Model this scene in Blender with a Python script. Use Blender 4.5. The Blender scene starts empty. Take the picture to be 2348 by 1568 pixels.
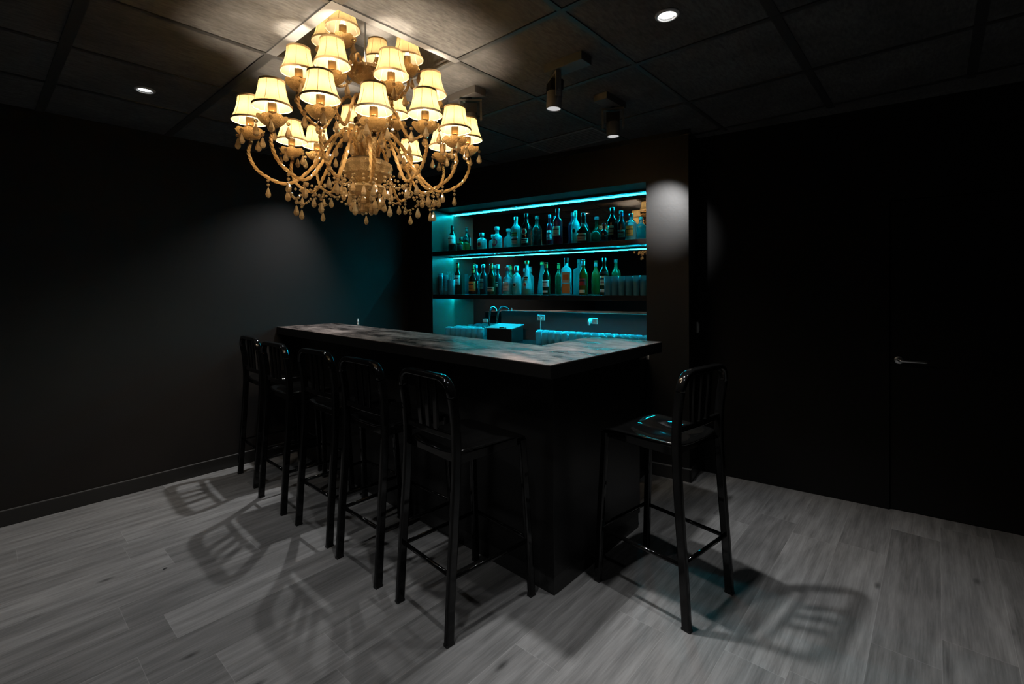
import bpy, bmesh, math, random
from mathutils import Vector, Matrix
random.seed(7)
PI = math.pi
S = bpy.context.scene
C = S.collection

# ------------------------------------------------------------------ camera
W_PX, H_PX, F_PX, CX, CY, CAM_H = 2348.0, 1568.0, 1098.98, 1174.0, 668.28, 1.45
RIGHT = Vector((0.6633217, -0.7483015, -0.0070051))
DOWN = Vector((-0.0124303, -0.0016581, -0.9999214))
FWD = Vector((0.7482311, 0.6633567, -0.0104015))
cam = bpy.data.cameras.new('camera')
cam_ob = bpy.data.objects.new('camera', cam)
C.objects.link(cam_ob)
mw = Matrix.Identity(4)
for i in range(3):
    mw[i][0], mw[i][1], mw[i][2] = RIGHT[i], -DOWN[i], -FWD[i]
mw[2][3] = CAM_H
cam_ob.matrix_world = mw
cam.sensor_fit = 'HORIZONTAL'
cam.sensor_width = 36.0
cam.lens = 36.0 * F_PX / W_PX
cam.shift_x = 0.0
cam.shift_y = (CY - H_PX / 2) / W_PX
cam.clip_start = 0.02
S.camera = cam_ob

# ------------------------------------------------------------------ world, exposure
world = bpy.data.worlds.new('world')
S.world = world
world.use_nodes = True
world.node_tree.nodes['Background'].inputs[0].default_value = (0.5, 0.5, 0.55, 1)
world.node_tree.nodes['Background'].inputs[1].default_value = 0.0
S.view_settings.view_transform = 'Standard'
S.view_settings.look = 'None'
S.view_settings.exposure = 0.0
S.view_settings.gamma = 1.0
S.view_settings.use_curve_mapping = False
S.cycles.use_denoising = True
S.cycles.max_bounces = 12
S.cycles.diffuse_bounces = 4
S.cycles.glossy_bounces = 6
S.cycles.transmission_bounces = 10
S.cycles.transparent_max_bounces = 40
S.cycles.caustics_reflective = False
S.cycles.caustics_refractive = False
S.cycles.sample_clamp_indirect = 4.0

# ------------------------------------------------------------------ light levels (lamps are built with their fittings)
BULB_POWER = 9.0
BULB_COLOR = (1.0, 0.82, 0.62)
DOWN_COLOR = (1.0, 0.99, 0.98)
LED_STRENGTH = 800.0

# ------------------------------------------------------------------ basic measures (metres)
CEIL = 2.5926
YL = 4.287                      # left wall
A_W = -0.12523                  # plan angle of the bar recess wall
PW = Vector((3.50, 1.365, 0))
TW = Vector((math.sin(A_W), math.cos(A_W), 0))       # along that wall, to the left
NW = Vector((math.cos(A_W), -math.sin(A_W), 0))      # into the recess
UL, UR, DEPTH = 2.584, 0.317, 0.34
Z_TOP, SH1_T, SH1_B, SH2_T, SH2_B = 2.25, 1.815, 1.770, 1.372, 1.330
BACK_Z = 0.925
A_D = -0.11333
PD = Vector((3.783, 1.2266, 0))
TD = Vector((math.sin(A_D), math.cos(A_D), 0))
ND = Vector((math.cos(A_D), -math.sin(A_D), 0))


def ray(x, y):
    return RIGHT * ((x - CX) / F_PX) + DOWN * ((y - CY) / F_PX) + FWD


def on_z(x, y, z):
    d = ray(x, y)
    return Vector((0, 0, CAM_H)) + d * ((z - CAM_H) / d.z)


def bar(u, v, z):
    """a point given along the recess wall, into the recess, and up"""
    return PW + TW * u + NW * v + Vector((0, 0, z))


def on_bar(x, y, v):
    d = ray(x, y)
    o = PW + NW * v
    q = Vector((0, 0, CAM_H)) + d * (NW.dot(o) / NW.dot(d))
    return (q - PW).dot(TW), v, q.z


BAR_ROT = math.atan2(TW.y, TW.x) - PI / 2            # local +x = into the recess, local +y = along it to the left


# ------------------------------------------------------------------ materials
def nodes_of(m):
    m.use_nodes = True
    nt = m.node_tree
    return nt, nt.nodes, nt.links


def mat(name, col, rough=0.5, metal=0.0, spec=0.5, var=0.0, scale=20.0, bump=0.0, bscale=60.0, coat=0.0, trans=0.0, ior=1.45):
    m = bpy.data.materials.new(name)
    nt, N, L = nodes_of(m)
    p = N['Principled BSDF']
    p.inputs['Base Color'].default_value = (*col, 1)
    p.inputs['Roughness'].default_value = rough
    p.inputs['Metallic'].default_value = metal
    p.inputs['Specular IOR Level'].default_value = spec
    p.inputs['Coat Weight'].default_value = coat
    p.inputs['Transmission Weight'].default_value = trans
    p.inputs['IOR'].default_value = ior
    tc = N.new('ShaderNodeTexCoord')
    nz = N.new('ShaderNodeTexNoise')
    nz.inputs['Scale'].default_value = scale
    nz.inputs['Detail'].default_value = 4
    L.new(tc.outputs['Object'], nz.inputs['Vector'])
    mx = N.new('ShaderNodeMix')
    mx.data_type = 'RGBA'
    mx.inputs[6].default_value = (*[c * (1 - var) for c in col], 1)
    mx.inputs[7].default_value = (*[min(1, c * (1 + var)) for c in col], 1)
    L.new(nz.outputs['Fac'], mx.inputs[0])
    L.new(mx.outputs[2], p.inputs['Base Color'])
    if bump:
        nb = N.new('ShaderNodeTexNoise')
        nb.inputs['Scale'].default_value = bscale
        L.new(tc.outputs['Object'], nb.inputs['Vector'])
        b = N.new('ShaderNodeBump')
        b.inputs['Strength'].default_value = bump
        b.inputs['Distance'].default_value = 0.002
        L.new(nb.outputs['Fac'], b.inputs['Height'])
        L.new(b.outputs['Normal'], p.inputs['Normal'])
    return m


def emit(name, col, strength):
    m = bpy.data.materials.new(name)
    nt, N, L = nodes_of(m)
    N.remove(N['Principled BSDF'])
    e = N.new('ShaderNodeEmission')
    e.inputs[0].default_value = (*col, 1)
    e.inputs[1].default_value = strength
    L.new(e.outputs[0], N['Material Output'].inputs[0])
    return m


def thin_glass(name, tint, refl=1.0, rough=0.03, body=0.0, body_col=(1, 1, 1)):
    """sheet glass: see-through tint, Fresnel shine, a little scattering body"""
    m = bpy.data.materials.new(name)
    nt, N, L = nodes_of(m)
    N.remove(N['Principled BSDF'])
    t = N.new('ShaderNodeBsdfTransparent')
    t.inputs[0].default_value = (*tint, 1)
    g = N.new('ShaderNodeBsdfGlossy')
    g.inputs['Roughness'].default_value = rough
    g.inputs['Color'].default_value = (refl, refl, refl, 1)
    lw = N.new('ShaderNodeFresnel')
    lw.inputs['IOR'].default_value = 1.7
    mx = N.new('ShaderNodeMixShader')
    L.new(lw.outputs[0], mx.inputs[0])
    first = t.outputs[0]
    if body > 0:
        tr = N.new('ShaderNodeBsdfTranslucent')
        tr.inputs[0].default_value = (*body_col, 1)
        df = N.new('ShaderNodeBsdfDiffuse')
        df.inputs[0].default_value = (*body_col, 1)
        ad = N.new('ShaderNodeMixShader')
        L.new(tr.outputs[0], ad.inputs[1])
        L.new(df.outputs[0], ad.inputs[2])
        m2 = N.new('ShaderNodeMixShader')
        m2.inputs[0].default_value = body
        L.new(t.outputs[0], m2.inputs[1])
        L.new(ad.outputs[0], m2.inputs[2])
        first = m2.outputs[0]
    L.new(first, mx.inputs[1])
    L.new(g.outputs[0], mx.inputs[2])
    L.new(mx.outputs[0], N['Material Output'].inputs[0])
    return m


def crystal(name, tint, scatter, body=0.35, rough=0.02, bump=0.0):
    """cut crystal: refraction plus the glow of its many facets"""
    m = bpy.data.materials.new(name)
    nt, N, L = nodes_of(m)
    N.remove(N['Principled BSDF'])
    g = N.new('ShaderNodeBsdfGlass')
    g.inputs['Color'].default_value = (*tint, 1)
    g.inputs['IOR'].default_value = 1.55
    g.inputs['Roughness'].default_value = rough
    d = N.new('ShaderNodeBsdfTranslucent')
    d.inputs[0].default_value = (*scatter, 1)
    f = N.new('ShaderNodeBsdfDiffuse')
    f.inputs[0].default_value = (*scatter, 1)
    a = N.new('ShaderNodeMixShader')
    L.new(d.outputs[0], a.inputs[1])
    L.new(f.outputs[0], a.inputs[2])
    tp_ = N.new('ShaderNodeBsdfTransparent')
    tp_.inputs[0].default_value = (*tint, 1)
    gl = N.new('ShaderNodeMixShader')
    gl.inputs[0].default_value = 0.55
    L.new(g.outputs[0], gl.inputs[1])
    L.new(tp_.outputs[0], gl.inputs[2])
    sh = N.new('ShaderNodeBsdfGlossy')
    sh.inputs['Roughness'].default_value = 0.05
    fr = N.new('ShaderNodeFresnel')
    fr.inputs['IOR'].default_value = 1.6
    mx = N.new('ShaderNodeMixShader')
    mx.inputs[0].default_value = body
    L.new(gl.outputs[0], mx.inputs[1])
    L.new(a.outputs[0], mx.inputs[2])
    m2 = N.new('ShaderNodeMixShader')
    L.new(fr.outputs[0], m2.inputs[0])
    L.new(mx.outputs[0], m2.inputs[1])
    L.new(sh.outputs[0], m2.inputs[2])
    L.new(m2.outputs[0], N['Material Output'].inputs[0])
    if bump:
        tc = N.new('ShaderNodeTexCoord')
        vo = N.new('ShaderNodeTexVoronoi')
        vo.inputs['Scale'].default_value = 160
        L.new(tc.outputs['Object'], vo.inputs['Vector'])
        b = N.new('ShaderNodeBump')
        b.inputs['Strength'].default_value = bump
        b.inputs['Distance'].default_value = 0.004
        L.new(vo.outputs['Distance'], b.inputs['Height'])
        for s in (g, d, f, sh, fr):
            L.new(b.outputs['Normal'], s.inputs['Normal'])
    return m


def floor_material():
    m = bpy.data.materials.new('grey_wood_tile')
    nt, N, L = nodes_of(m)
    p = N['Principled BSDF']

    def math_(op, a, b=None, c=None):
        n = N.new('ShaderNodeMath')
        n.operation = op
        for i, v in enumerate((a, b, c)):
            if v is None:
                continue
            if isinstance(v, (int, float)):
                n.inputs[i].default_value = v
            else:
                L.new(v, n.inputs[i])
        return n.outputs[0]
    geo = N.new('ShaderNodeNewGeometry')
    sp = N.new('ShaderNodeSeparateXYZ')
    L.new(geo.outputs['Position'], sp.inputs[0])
    x, y = sp.outputs[0], sp.outputs[1]
    fy = math_('DIVIDE', math_('ADD', y, 0.018 + 0.216 * 20), 0.216)
    row = math_('FLOOR', fy)
    wn = N.new('ShaderNodeTexWhiteNoise')
    wn.noise_dimensions = '1D'
    L.new(row, wn.inputs['W'])
    fx = math_('DIVIDE', math_('ADD', x, math_('MULTIPLY', wn.outputs['Value'], 1.2)), 1.2)
    col = math_('FLOOR', math_('ADD', fx, 20.0))
    cb = N.new('ShaderNodeCombineXYZ')
    L.new(row, cb.inputs[0])
    L.new(col, cb.inputs[1])
    wn2 = N.new('ShaderNodeTexWhiteNoise')
    wn2.noise_dimensions = '2D'
    L.new(cb.outputs[0], wn2.inputs['Vector'])
    # seams
    ey = math_('FRACT', fy)
    ex = math_('FRACT', math_('ADD', fx, 20.0))
    dy = math_('MULTIPLY', math_('MINIMUM', ey, math_('SUBTRACT', 1.0, ey)), 0.216)
    dx = math_('MULTIPLY', math_('MINIMUM', ex, math_('SUBTRACT', 1.0, ex)), 1.2)
    seam = math_('LESS_THAN', math_('MINIMUM', dx, dy), 0.0013)
    # grain stretched along x, shifted per board
    off = math_('MULTIPLY', wn2.outputs['Value'], 37.0)
    cg = N.new('ShaderNodeCombineXYZ')
    L.new(math_('ADD', math_('MULTIPLY', x, 2.6), off), cg.inputs[0])
    L.new(math_('MULTIPLY', y, 24.0), cg.inputs[1])
    L.new(off, cg.inputs[2])
    g1 = N.new('ShaderNodeTexNoise')
    g1.inputs['Scale'].default_value = 1.0
    g1.inputs['Detail'].default_value = 6
    g1.inputs['Roughness'].default_value = 0.62
    L.new(cg.outputs[0], g1.inputs['Vector'])
    cg2 = N.new('ShaderNodeCombineXYZ')
    L.new(math_('ADD', math_('MULTIPLY', x, 5.0), off), cg2.inputs[0])
    L.new(math_('MULTIPLY', y, 170.0), cg2.inputs[1])
    g2 = N.new('ShaderNodeTexNoise')
    g2.inputs['Scale'].default_value = 1.0
    g2.inputs['Detail'].default_value = 3
    L.new(cg2.outputs[0], g2.inputs['Vector'])
    # knots
    ck = N.new('ShaderNodeCombineXYZ')
    L.new(math_('MULTIPLY', x, 2.0), ck.inputs[0])
    L.new(math_('MULTIPLY', y, 5.0), ck.inputs[1])
    vk = N.new('ShaderNodeTexVoronoi')
    vk.inputs['Scale'].default_value = 1.0
    L.new(ck.outputs[0], vk.inputs['Vector'])
    knot = N.new('ShaderNodeMapRange')
    knot.inputs['From Min'].default_value = 0.02
    knot.inputs['From Max'].default_value = 0.09
    knot.inputs['To Min'].default_value = 0.30
    knot.inputs['To Max'].default_value = 1.0
    L.new(vk.outputs['Distance'], knot.inputs['Value'])
    v = math_('MULTIPLY_ADD', g1.outputs['Fac'], 1.7, -0.10)
    v = math_('MULTIPLY_ADD', g2.outputs['Fac'], 0.5, math_('SUBTRACT', v, 0.10))
    v = math_('MULTIPLY', v, math_('MULTIPLY_ADD', wn2.outputs['Value'], 0.42, 0.66))
    v = math_('MULTIPLY', v, knot.outputs[0])
    v = math_('MULTIPLY', v, 0.235)
    v = math_('MULTIPLY_ADD', seam, 0.055, v)
    cc = N.new('ShaderNodeCombineColor')
    L.new(v, cc.inputs[0])
    L.new(v, cc.inputs[1])
    L.new(v, cc.inputs[2])
    L.new(cc.outputs[0], p.inputs['Base Color'])
    p.inputs['Roughness'].default_value = 0.52
    p.inputs['Specular IOR Level'].default_value = 0.35
    b = N.new('ShaderNodeBump')
    b.inputs['Strength'].default_value = 0.25
    b.inputs['Distance'].default_value = 0.0015
    L.new(g2.outputs['Fac'], b.inputs['Height'])
    L.new(b.outputs['Normal'], p.inputs['Normal'])
    return m


def counter_material():
    """black lacquer worn by cloth and dust: patchy shine"""
    m = bpy.data.materials.new('worn_black_lacquer')
    nt, N, L = nodes_of(m)
    p = N['Principled BSDF']
    tc = N.new('ShaderNodeTexCoord')
    mp = N.new('ShaderNodeMapping')
    mp.inputs['Scale'].default_value = (3.2, 1.3, 1.0)
    L.new(tc.outputs['Object'], mp.inputs[0])
    n1 = N.new('ShaderNodeTexNoise')
    n1.inputs['Scale'].default_value = 2.2
    n1.inputs['Detail'].default_value = 7
    n1.inputs['Roughness'].default_value = 0.7
    L.new(mp.outputs[0], n1.inputs['Vector'])
    n2 = N.new('ShaderNodeTexNoise')
    n2.inputs['Scale'].default_value = 240
    n2.inputs['Detail'].default_value = 2
    L.new(tc.outputs['Object'], n2.inputs['Vector'])
    r1 = N.new('ShaderNodeMapRange')
    r1.inputs['From Min'].default_value = 0.35
    r1.inputs['From Max'].default_value = 0.65
    r1.inputs['To Min'].default_value = 0.16
    r1.inputs['To Max'].default_value = 0.30
    L.new(n1.outputs['Fac'], r1.inputs['Value'])
    L.new(r1.outputs[0], p.inputs['Roughness'])
    r2 = N.new('ShaderNodeMapRange')
    r2.inputs['From Min'].default_value = 0.40
    r2.inputs['From Max'].default_value = 0.72
    r2.inputs['To Min'].default_value = 0.030
    r2.inputs['To Max'].default_value = 0.30
    L.new(n1.outputs['Fac'], r2.inputs['Value'])
    sp = N.new('ShaderNodeMapRange')
    sp.inputs['From Min'].default_value = 0.66
    sp.inputs['From Max'].default_value = 0.80
    sp.inputs['To Min'].default_value = 0.0
    sp.inputs['To Max'].default_value = 0.35
    L.new(n2.outputs['Fac'], sp.inputs['Value'])
    ad = N.new('ShaderNodeMath')
    L.new(r2.outputs[0], ad.inputs[0])
    L.new(sp.outputs[0], ad.inputs[1])
    cc = N.new('ShaderNodeCombineColor')
    for i, k_ in enumerate((.85, .66, .60)):
        ml = N.new('ShaderNodeMath')
        ml.operation = 'MULTIPLY'
        ml.inputs[1].default_value = k_
        L.new(ad.outputs[0], ml.inputs[0])
        L.new(ml.outputs[0], cc.inputs[i])
    L.new(cc.outputs[0], p.inputs['Base Color'])
    p.inputs['Specular IOR Level'].default_value = 0.0
    gl = N.new('ShaderNodeBsdfGlossy')
    gl.inputs['Color'].default_value = (1.0, .80, .74, 1)
    L.new(r1.outputs[0], gl.inputs['Roughness'])
    gf = N.new('ShaderNodeMapRange')
    gf.inputs['From Min'].default_value = 0.40
    gf.inputs['From Max'].default_value = 0.62
    gf.inputs['To Min'].default_value = 0.10
    gf.inputs['To Max'].default_value = 0.015
    L.new(n1.outputs['Fac'], gf.inputs['Value'])
    ms = N.new('ShaderNodeMixShader')
    L.new(gf.outputs[0], ms.inputs[0])
    L.new(p.outputs[0], ms.inputs[1])
    L.new(gl.outputs[0], ms.inputs[2])
    L.new(ms.outputs[0], N['Material Output'].inputs[0])
    b = N.new('ShaderNodeBump')
    b.inputs['Strength'].default_value = 0.2
    b.inputs['Distance'].default_value = 0.0006
    L.new(n2.outputs['Fac'], b.inputs['Height'])
    L.new(b.outputs['Normal'], p.inputs['Normal'])
    return m


def ceiling_material():
    m = bpy.data.materials.new('black_fibre_tile')
    nt, N, L = nodes_of(m)
    p = N['Principled BSDF']
    tc = N.new('ShaderNodeTexCoord')
    mp = N.new('ShaderNodeMapping')
    mp.inputs['Scale'].default_value = (1.0, 3.5, 1.0)
    L.new(tc.outputs['Object'], mp.inputs[0])
    n1 = N.new('ShaderNodeTexNoise')
    n1.inputs['Scale'].default_value = 26
    n1.inputs['Detail'].default_value = 6
    L.new(mp.outputs[0], n1.inputs['Vector'])
    n2 = N.new('ShaderNodeTexNoise')
    n2.inputs['Scale'].default_value = 3.2
    n2.inputs['Detail'].default_value = 3
    L.new(tc.outputs['Object'], n2.inputs['Vector'])
    mu = N.new('ShaderNodeMath')
    mu.operation = 'MULTIPLY'
    L.new(n1.outputs['Fac'], mu.inputs[0])
    L.new(n2.outputs['Fac'], mu.inputs[1])
    r = N.new('ShaderNodeMapRange')
    r.inputs['From Min'].default_value = 0.1
    r.inputs['From Max'].default_value = 0.42
    r.inputs['To Min'].default_value = 0.062
    r.inputs['To Max'].default_value = 0.150
    L.new(mu.outputs[0], r.inputs['Value'])
    cc = N.new('ShaderNodeCombineColor')
    for i in range(3):
        L.new(r.outputs[0], cc.inputs[i])
    L.new(cc.outputs[0], p.inputs['Base Color'])
    p.inputs['Roughness'].default_value = 0.85
    p.inputs['Specular IOR Level'].default_value = 0.2
    b = N.new('ShaderNodeBump')
    b.inputs['Strength'].default_value = 0.3
    b.inputs['Distance'].default_value = 0.002
    L.new(n1.outputs['Fac'], b.inputs['Height'])
    L.new(b.outputs['Normal'], p.inputs['Normal'])
    return m


def shade_material():
    m = bpy.data.materials.new('pleated_cream_silk')
    nt, N, L = nodes_of(m)
    N.remove(N['Principled BSDF'])
    t = N.new('ShaderNodeBsdfTranslucent')
    t.inputs[0].default_value = (0.205, 0.150, 0.066, 1)
    d = N.new('ShaderNodeBsdfDiffuse')
    d.inputs[0].default_value = (0.22, 0.18, 0.11, 1)
    tc = N.new('ShaderNodeTexCoord')
    nz = N.new('ShaderNodeTexNoise')
    nz.inputs['Scale'].default_value = 300
    L.new(tc.outputs['Object'], nz.inputs['Vector'])
    b = N.new('ShaderNodeBump')
    b.inputs['Strength'].default_value = 0.1
    b.inputs['Distance'].default_value = 0.001
    L.new(nz.outputs['Fac'], b.inputs['Height'])
    L.new(b.outputs['Normal'], d.inputs['Normal'])
    mx = N.new('ShaderNodeMixShader')
    mx.inputs[0].default_value = 0.5
    L.new(t.outputs[0], mx.inputs[1])
    L.new(d.outputs[0], mx.inputs[2])
    L.new(mx.outputs[0], N['Material Output'].inputs[0])
    return m


M = {}
M['floor'] = floor_material()
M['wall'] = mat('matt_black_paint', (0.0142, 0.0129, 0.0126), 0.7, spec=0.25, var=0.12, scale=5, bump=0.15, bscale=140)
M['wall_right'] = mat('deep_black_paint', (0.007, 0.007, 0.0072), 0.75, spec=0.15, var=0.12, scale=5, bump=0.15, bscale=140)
M['gloss_wall'] = mat('satin_black_panel', (0.0075, 0.0072, 0.0071), 0.42, spec=0.5, var=0.15, scale=7, bump=0.12, bscale=45)
M['jamb'] = mat('dark_satin_lining', (0.060, 0.047, 0.040), 0.3, spec=0.5, var=0.2, scale=9)
M['ceiling'] = ceiling_material()
M['runner'] = mat('black_metal_runner', (0.10, 0.10, 0.10), 0.45, metal=0.6, var=0.1)
M['runner_lit'] = mat('bare_metal_runner', (0.30, 0.30, 0.30), 0.4, metal=0.5, var=0.05)  # paler copy of the runner, chandelier light put into its colour
M['base'] = mat('black_baseboard', (0.018, 0.018, 0.018), 0.3, spec=0.5)
M['dust'] = mat('dusty_black_edge', (0.085, 0.085, 0.085), 0.7)  # painted highlight for the baseboard tops, paler than the black below
M['mirror'] = mat('mirror_glass', (0.84, 0.80, 0.77), 0.02, metal=1.0)
M['shelf'] = mat('black_shelf_laminate', (0.012, 0.012, 0.013), 0.25, spec=0.5)
M['counter'] = counter_material()
M['bar_black'] = mat('black_bar_panel', (0.006, 0.006, 0.006), 0.35, spec=0.4, var=0.2, scale=4)
M['stool'] = mat('glossy_black_enamel', (0.003, 0.003, 0.003), 0.08, spec=0.4, bump=0.03, bscale=8)
M['led'] = emit('cyan_led', (0.0008, 0.60, 0.80), LED_STRENGTH)
M['led_side'] = emit('cyan_led_side', (0.13, 0.60, 0.72), 2.2)
M['led_rail'] = mat('led_rail_black', (0.02, 0.02, 0.02), 0.5)
M['shade'] = shade_material()
M['trim_cloth'] = mat('gold_trim_cloth', (0.62, 0.42, 0.20), 0.8, var=0.1)
M['sleeve'] = thin_glass('translucent_candle_sleeve', (.80, .60, .34), body=.85, body_col=(.42, .28, .12))
M['cup'] = mat('dark_bronze', (0.16, 0.10, 0.05), 0.25, metal=0.9)
M['chrome'] = mat('chrome', (0.75, 0.75, 0.76), 0.12, metal=1.0)
M['steel'] = mat('brushed_steel', (0.55, 0.55, 0.55), 0.3, metal=1.0)
M['crystal'] = crystal('amber_lit_crystal', (1.0, 0.92, 0.80), (1.0, 0.66, 0.30), 0.38, bump=0.0)
M['cut'] = crystal('cut_crystal', (1.0, 0.88, 0.68), (1.0, 0.64, 0.26), 0.55, bump=0.7)
M['rope'] = crystal('twisted_glass_rope', (1.0, 0.88, 0.66), (1.0, 0.60, 0.22), 0.66)
M['bulb'] = emit('bulb_glow', (1.0, 0.82, 0.52), 20.0)
M['down_ring'] = mat('white_light_trim', (0.7, 0.7, 0.7), 0.4)
M['down_can'] = mat('satin_reflector', (0.8, 0.8, 0.8), 0.25, metal=0.9)
M['down_lamp'] = emit('downlight_lamp', (1.0, 0.99, 0.97), 30.0)
M['spot_body'] = mat('dark_grey_spot', (0.115, 0.112, 0.11), 0.5, var=0.05)
M['grille'] = mat('grey_grille_metal', (0.26, 0.25, 0.245), 0.45, var=0.05)
M['spot_black'] = mat('black_spot_gear', (0.012, 0.012, 0.012), 0.5)
M['spot_lens'] = emit('spot_lens', (1.0, 0.99, 0.98), 0.55)
M['white_plastic'] = mat('white_plastic', (0.55, 0.55, 0.55), 0.4)
M['black_plastic'] = mat('black_plastic', (0.012, 0.012, 0.013), 0.3)
M['glass'] = thin_glass('clear_glass', (0.93, 0.97, 0.98), body=0.05)
M['tumbler'] = thin_glass('tumbler_glass', (.86, .94, .96), body=.42, body_col=(0.25, 0.86, 1.0))
M['sign_green'] = emit('backlit_green_sign', (0.30, 1.0, 0.32), 0.055)
M['sign_white'] = emit('backlit_sign_letter', (1.0, 1.0, 0.78), 0.22)


# ------------------------------------------------------------------ mesh helpers
def obj(name, bm, m, parent=None, smooth=False, loc=(0, 0, 0), bevel=0.0, segs=2):
    me = bpy.data.meshes.new(name)
    bmesh.ops.recalc_face_normals(bm, faces=bm.faces)
    bm.to_mesh(me)
    bm.free()
    me.materials.append(m)
    if smooth:
        for f in me.polygons:
            f.use_smooth = True
    o = bpy.data.objects.new(name, me)
    o.location = loc
    C.objects.link(o)
    if parent:
        o.parent = parent
    if bevel:
        b = o.modifiers.new('bevel', 'BEVEL')
        b.width = bevel
        b.segments = segs
        b.limit_method = 'ANGLE'
        b.angle_limit = 0.6
    return o


def tag(o, label, cat, group=None):
    o['label'] = label
    o['category'] = cat
    if group:
        o['group'] = group
    return o


def thing(name, label, cat, loc=(0, 0, 0), rz=0.0, group=None):
    o = bpy.data.objects.new(name, None)
    C.objects.link(o)
    o.location = loc
    o.rotation_euler = (0, 0, rz)
    o.empty_display_size = 0.05
    return tag(o, label, cat, group)


def struct(name, bm, m, parent=None, **k):
    o = obj(name, bm, m, parent, **k)
    if parent is None:
        o['kind'] = 'structure'
        o['label'] = name.replace('_', ' ')
    return o


def box(bm, a, b, mtx=None):
    vs = [bm.verts.new(Vector((x, y, z))) for x in (a[0], b[0]) for y in (a[1], b[1]) for z in (a[2], b[2])]
    for f in ((0, 1, 3, 2), (4, 6, 7, 5), (0, 4, 5, 1), (2, 3, 7, 6), (0, 2, 6, 4), (1, 5, 7, 3)):
        bm.faces.new([vs[i] for i in f])
    if mtx:
        for v in vs:
            v.co = mtx @ v.co
    return vs


def prism(bm, pts, z0, z1):
    lo = [bm.verts.new((p[0], p[1], z0)) for p in pts]
    hi = [bm.verts.new((p[0], p[1], z1)) for p in pts]
    n = len(pts)
    bm.faces.new(lo[::-1])
    bm.faces.new(hi)
    for i in range(n):
        bm.faces.new((lo[i], lo[(i + 1) % n], hi[(i + 1) % n], hi[i]))


def bar_box(bm, u0, u1, v0, v1, z0, z1):
    pts = [bar(u0, v0, 0), bar(u1, v0, 0), bar(u1, v1, 0), bar(u0, v1, 0)]
    prism(bm, [(p.x, p.y) for p in pts], z0, z1)


def lathe(bm, prof, seg=20, cx=0.0, cy=0.0, lobes=0, amp=0.0, lobe_z=None):
    rings = []
    for r, z in prof:
        if r < 1e-6:
            rings.append([bm.verts.new((cx, cy, z))])
        else:
            ring = []
            for i in range(seg):
                a = 2 * PI * i / seg
                rr = r
                zz = z
                if lobes:
                    rr = r * (1 + amp * math.cos(lobes * a))
                ring.append(bm.verts.new((cx + rr * math.cos(a), cy + rr * math.sin(a), zz)))
            rings.append(ring)
    for a, b in zip(rings, rings[1:]):
        if len(a) == 1 and len(b) == 1:
            continue
        for i in range(seg):
            j = (i + 1) % seg
            if len(a) == 1:
                bm.faces.new((a[0], b[j], b[i]))
            elif len(b) == 1:
                bm.faces.new((a[i], a[j], b[0]))
            else:
                bm.faces.new((a[i], a[j], b[j], b[i]))


def catmull(pts, n=8, closed=False):
    P = [Vector(p) for p in pts]
    out = []
    m = len(P)
    rng = range(m if closed else m - 1)
    for i in rng:
        if closed:
            p0, p1, p2, p3 = P[(i - 1) % m], P[i], P[(i + 1) % m], P[(i + 2) % m]
        else:
            p1, p2 = P[i], P[i + 1]
            p0 = P[i - 1] if i > 0 else p1 * 2 - p2
            p3 = P[i + 2] if i + 2 < m else p2 * 2 - p1
        for k in range(n):
            t = k / n
            out.append(0.5 * ((2 * p1) + (p2 - p0) * t + (2 * p0 - 5 * p1 + 4 * p2 - p3) * t * t + (3 * p1 - p0 - 3 * p2 + p3) * t ** 3))
    if not closed:
        out.append(P[-1])
    return out


def sweep(bm, path, section, up=Vector((0, 0, 1)), twist=0.0, closed=False, taper=None):
    """carry a 2D section (side, up) along a path; twist in radians over its length"""
    rings = []
    n = len(path)
    for i, p in enumerate(path):
        if closed:
            t = path[(i + 1) % n] - path[(i - 1) % n]
        else:
            t = path[min(i + 1, n - 1)] - path[max(i - 1, 0)]
        t = t.normalized()
        s = t.cross(up)
        if s.length < 1e-4:
            s = t.cross(Vector((1, 0, 0)))
        s.normalize()
        u = s.cross(t).normalized()
        a = twist * i / max(1, n - 1)
        k = taper(i / max(1, n - 1)) if taper else 1.0
        ca, sa = math.cos(a), math.sin(a)
        rings.append([bm.verts.new(p + s * ((x * ca - y * sa) * k) + u * ((x * sa + y * ca) * k)) for x, y in section])
    m = len(section)
    for i in range(n if closed else n - 1):
        a, b = rings[i], rings[(i + 1) % n]
        for k in range(m):
            bm.faces.new((a[k], a[(k + 1) % m], b[(k + 1) % m], b[k]))
    if not closed:
        bm.faces.new(rings[0][::-1])
        bm.faces.new(rings[-1])


def circle(r, n=10, lobes=0, amp=0.0):
    return [(r * (1 + amp * math.cos(lobes * 2 * PI * i / n)) * math.cos(2 * PI * i / n), r * (1 + amp * math.cos(lobes * 2 * PI * i / n)) * math.sin(2 * PI * i / n)) for i in range(n)]


def rect(w, h, r=0.0):
    a, b = w / 2, h / 2
    if r <= 0:
        return [(-a, -b), (a, -b), (a, b), (-a, b)]
    out = []
    for cx, cy, s in ((a - r, -b + r, -PI / 2), (a - r, b - r, 0), (-a + r, b - r, PI / 2), (-a + r, -b + r, PI)):
        for k in range(3):
            t = s + k * PI / 4
            out.append((cx + r * math.cos(t), cy + r * math.sin(t)))
    return out


def dup(src, parent=None, loc=None, rz=None):
    o = src.copy()
    C.objects.link(o)
    if parent is not None:
        o.parent = parent
    if loc is not None:
        o.location = loc
    if rz is not None:
        o.rotation_euler = (0, 0, rz)
    for ch in src.children:
        dup(ch, o)
    return o


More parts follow.
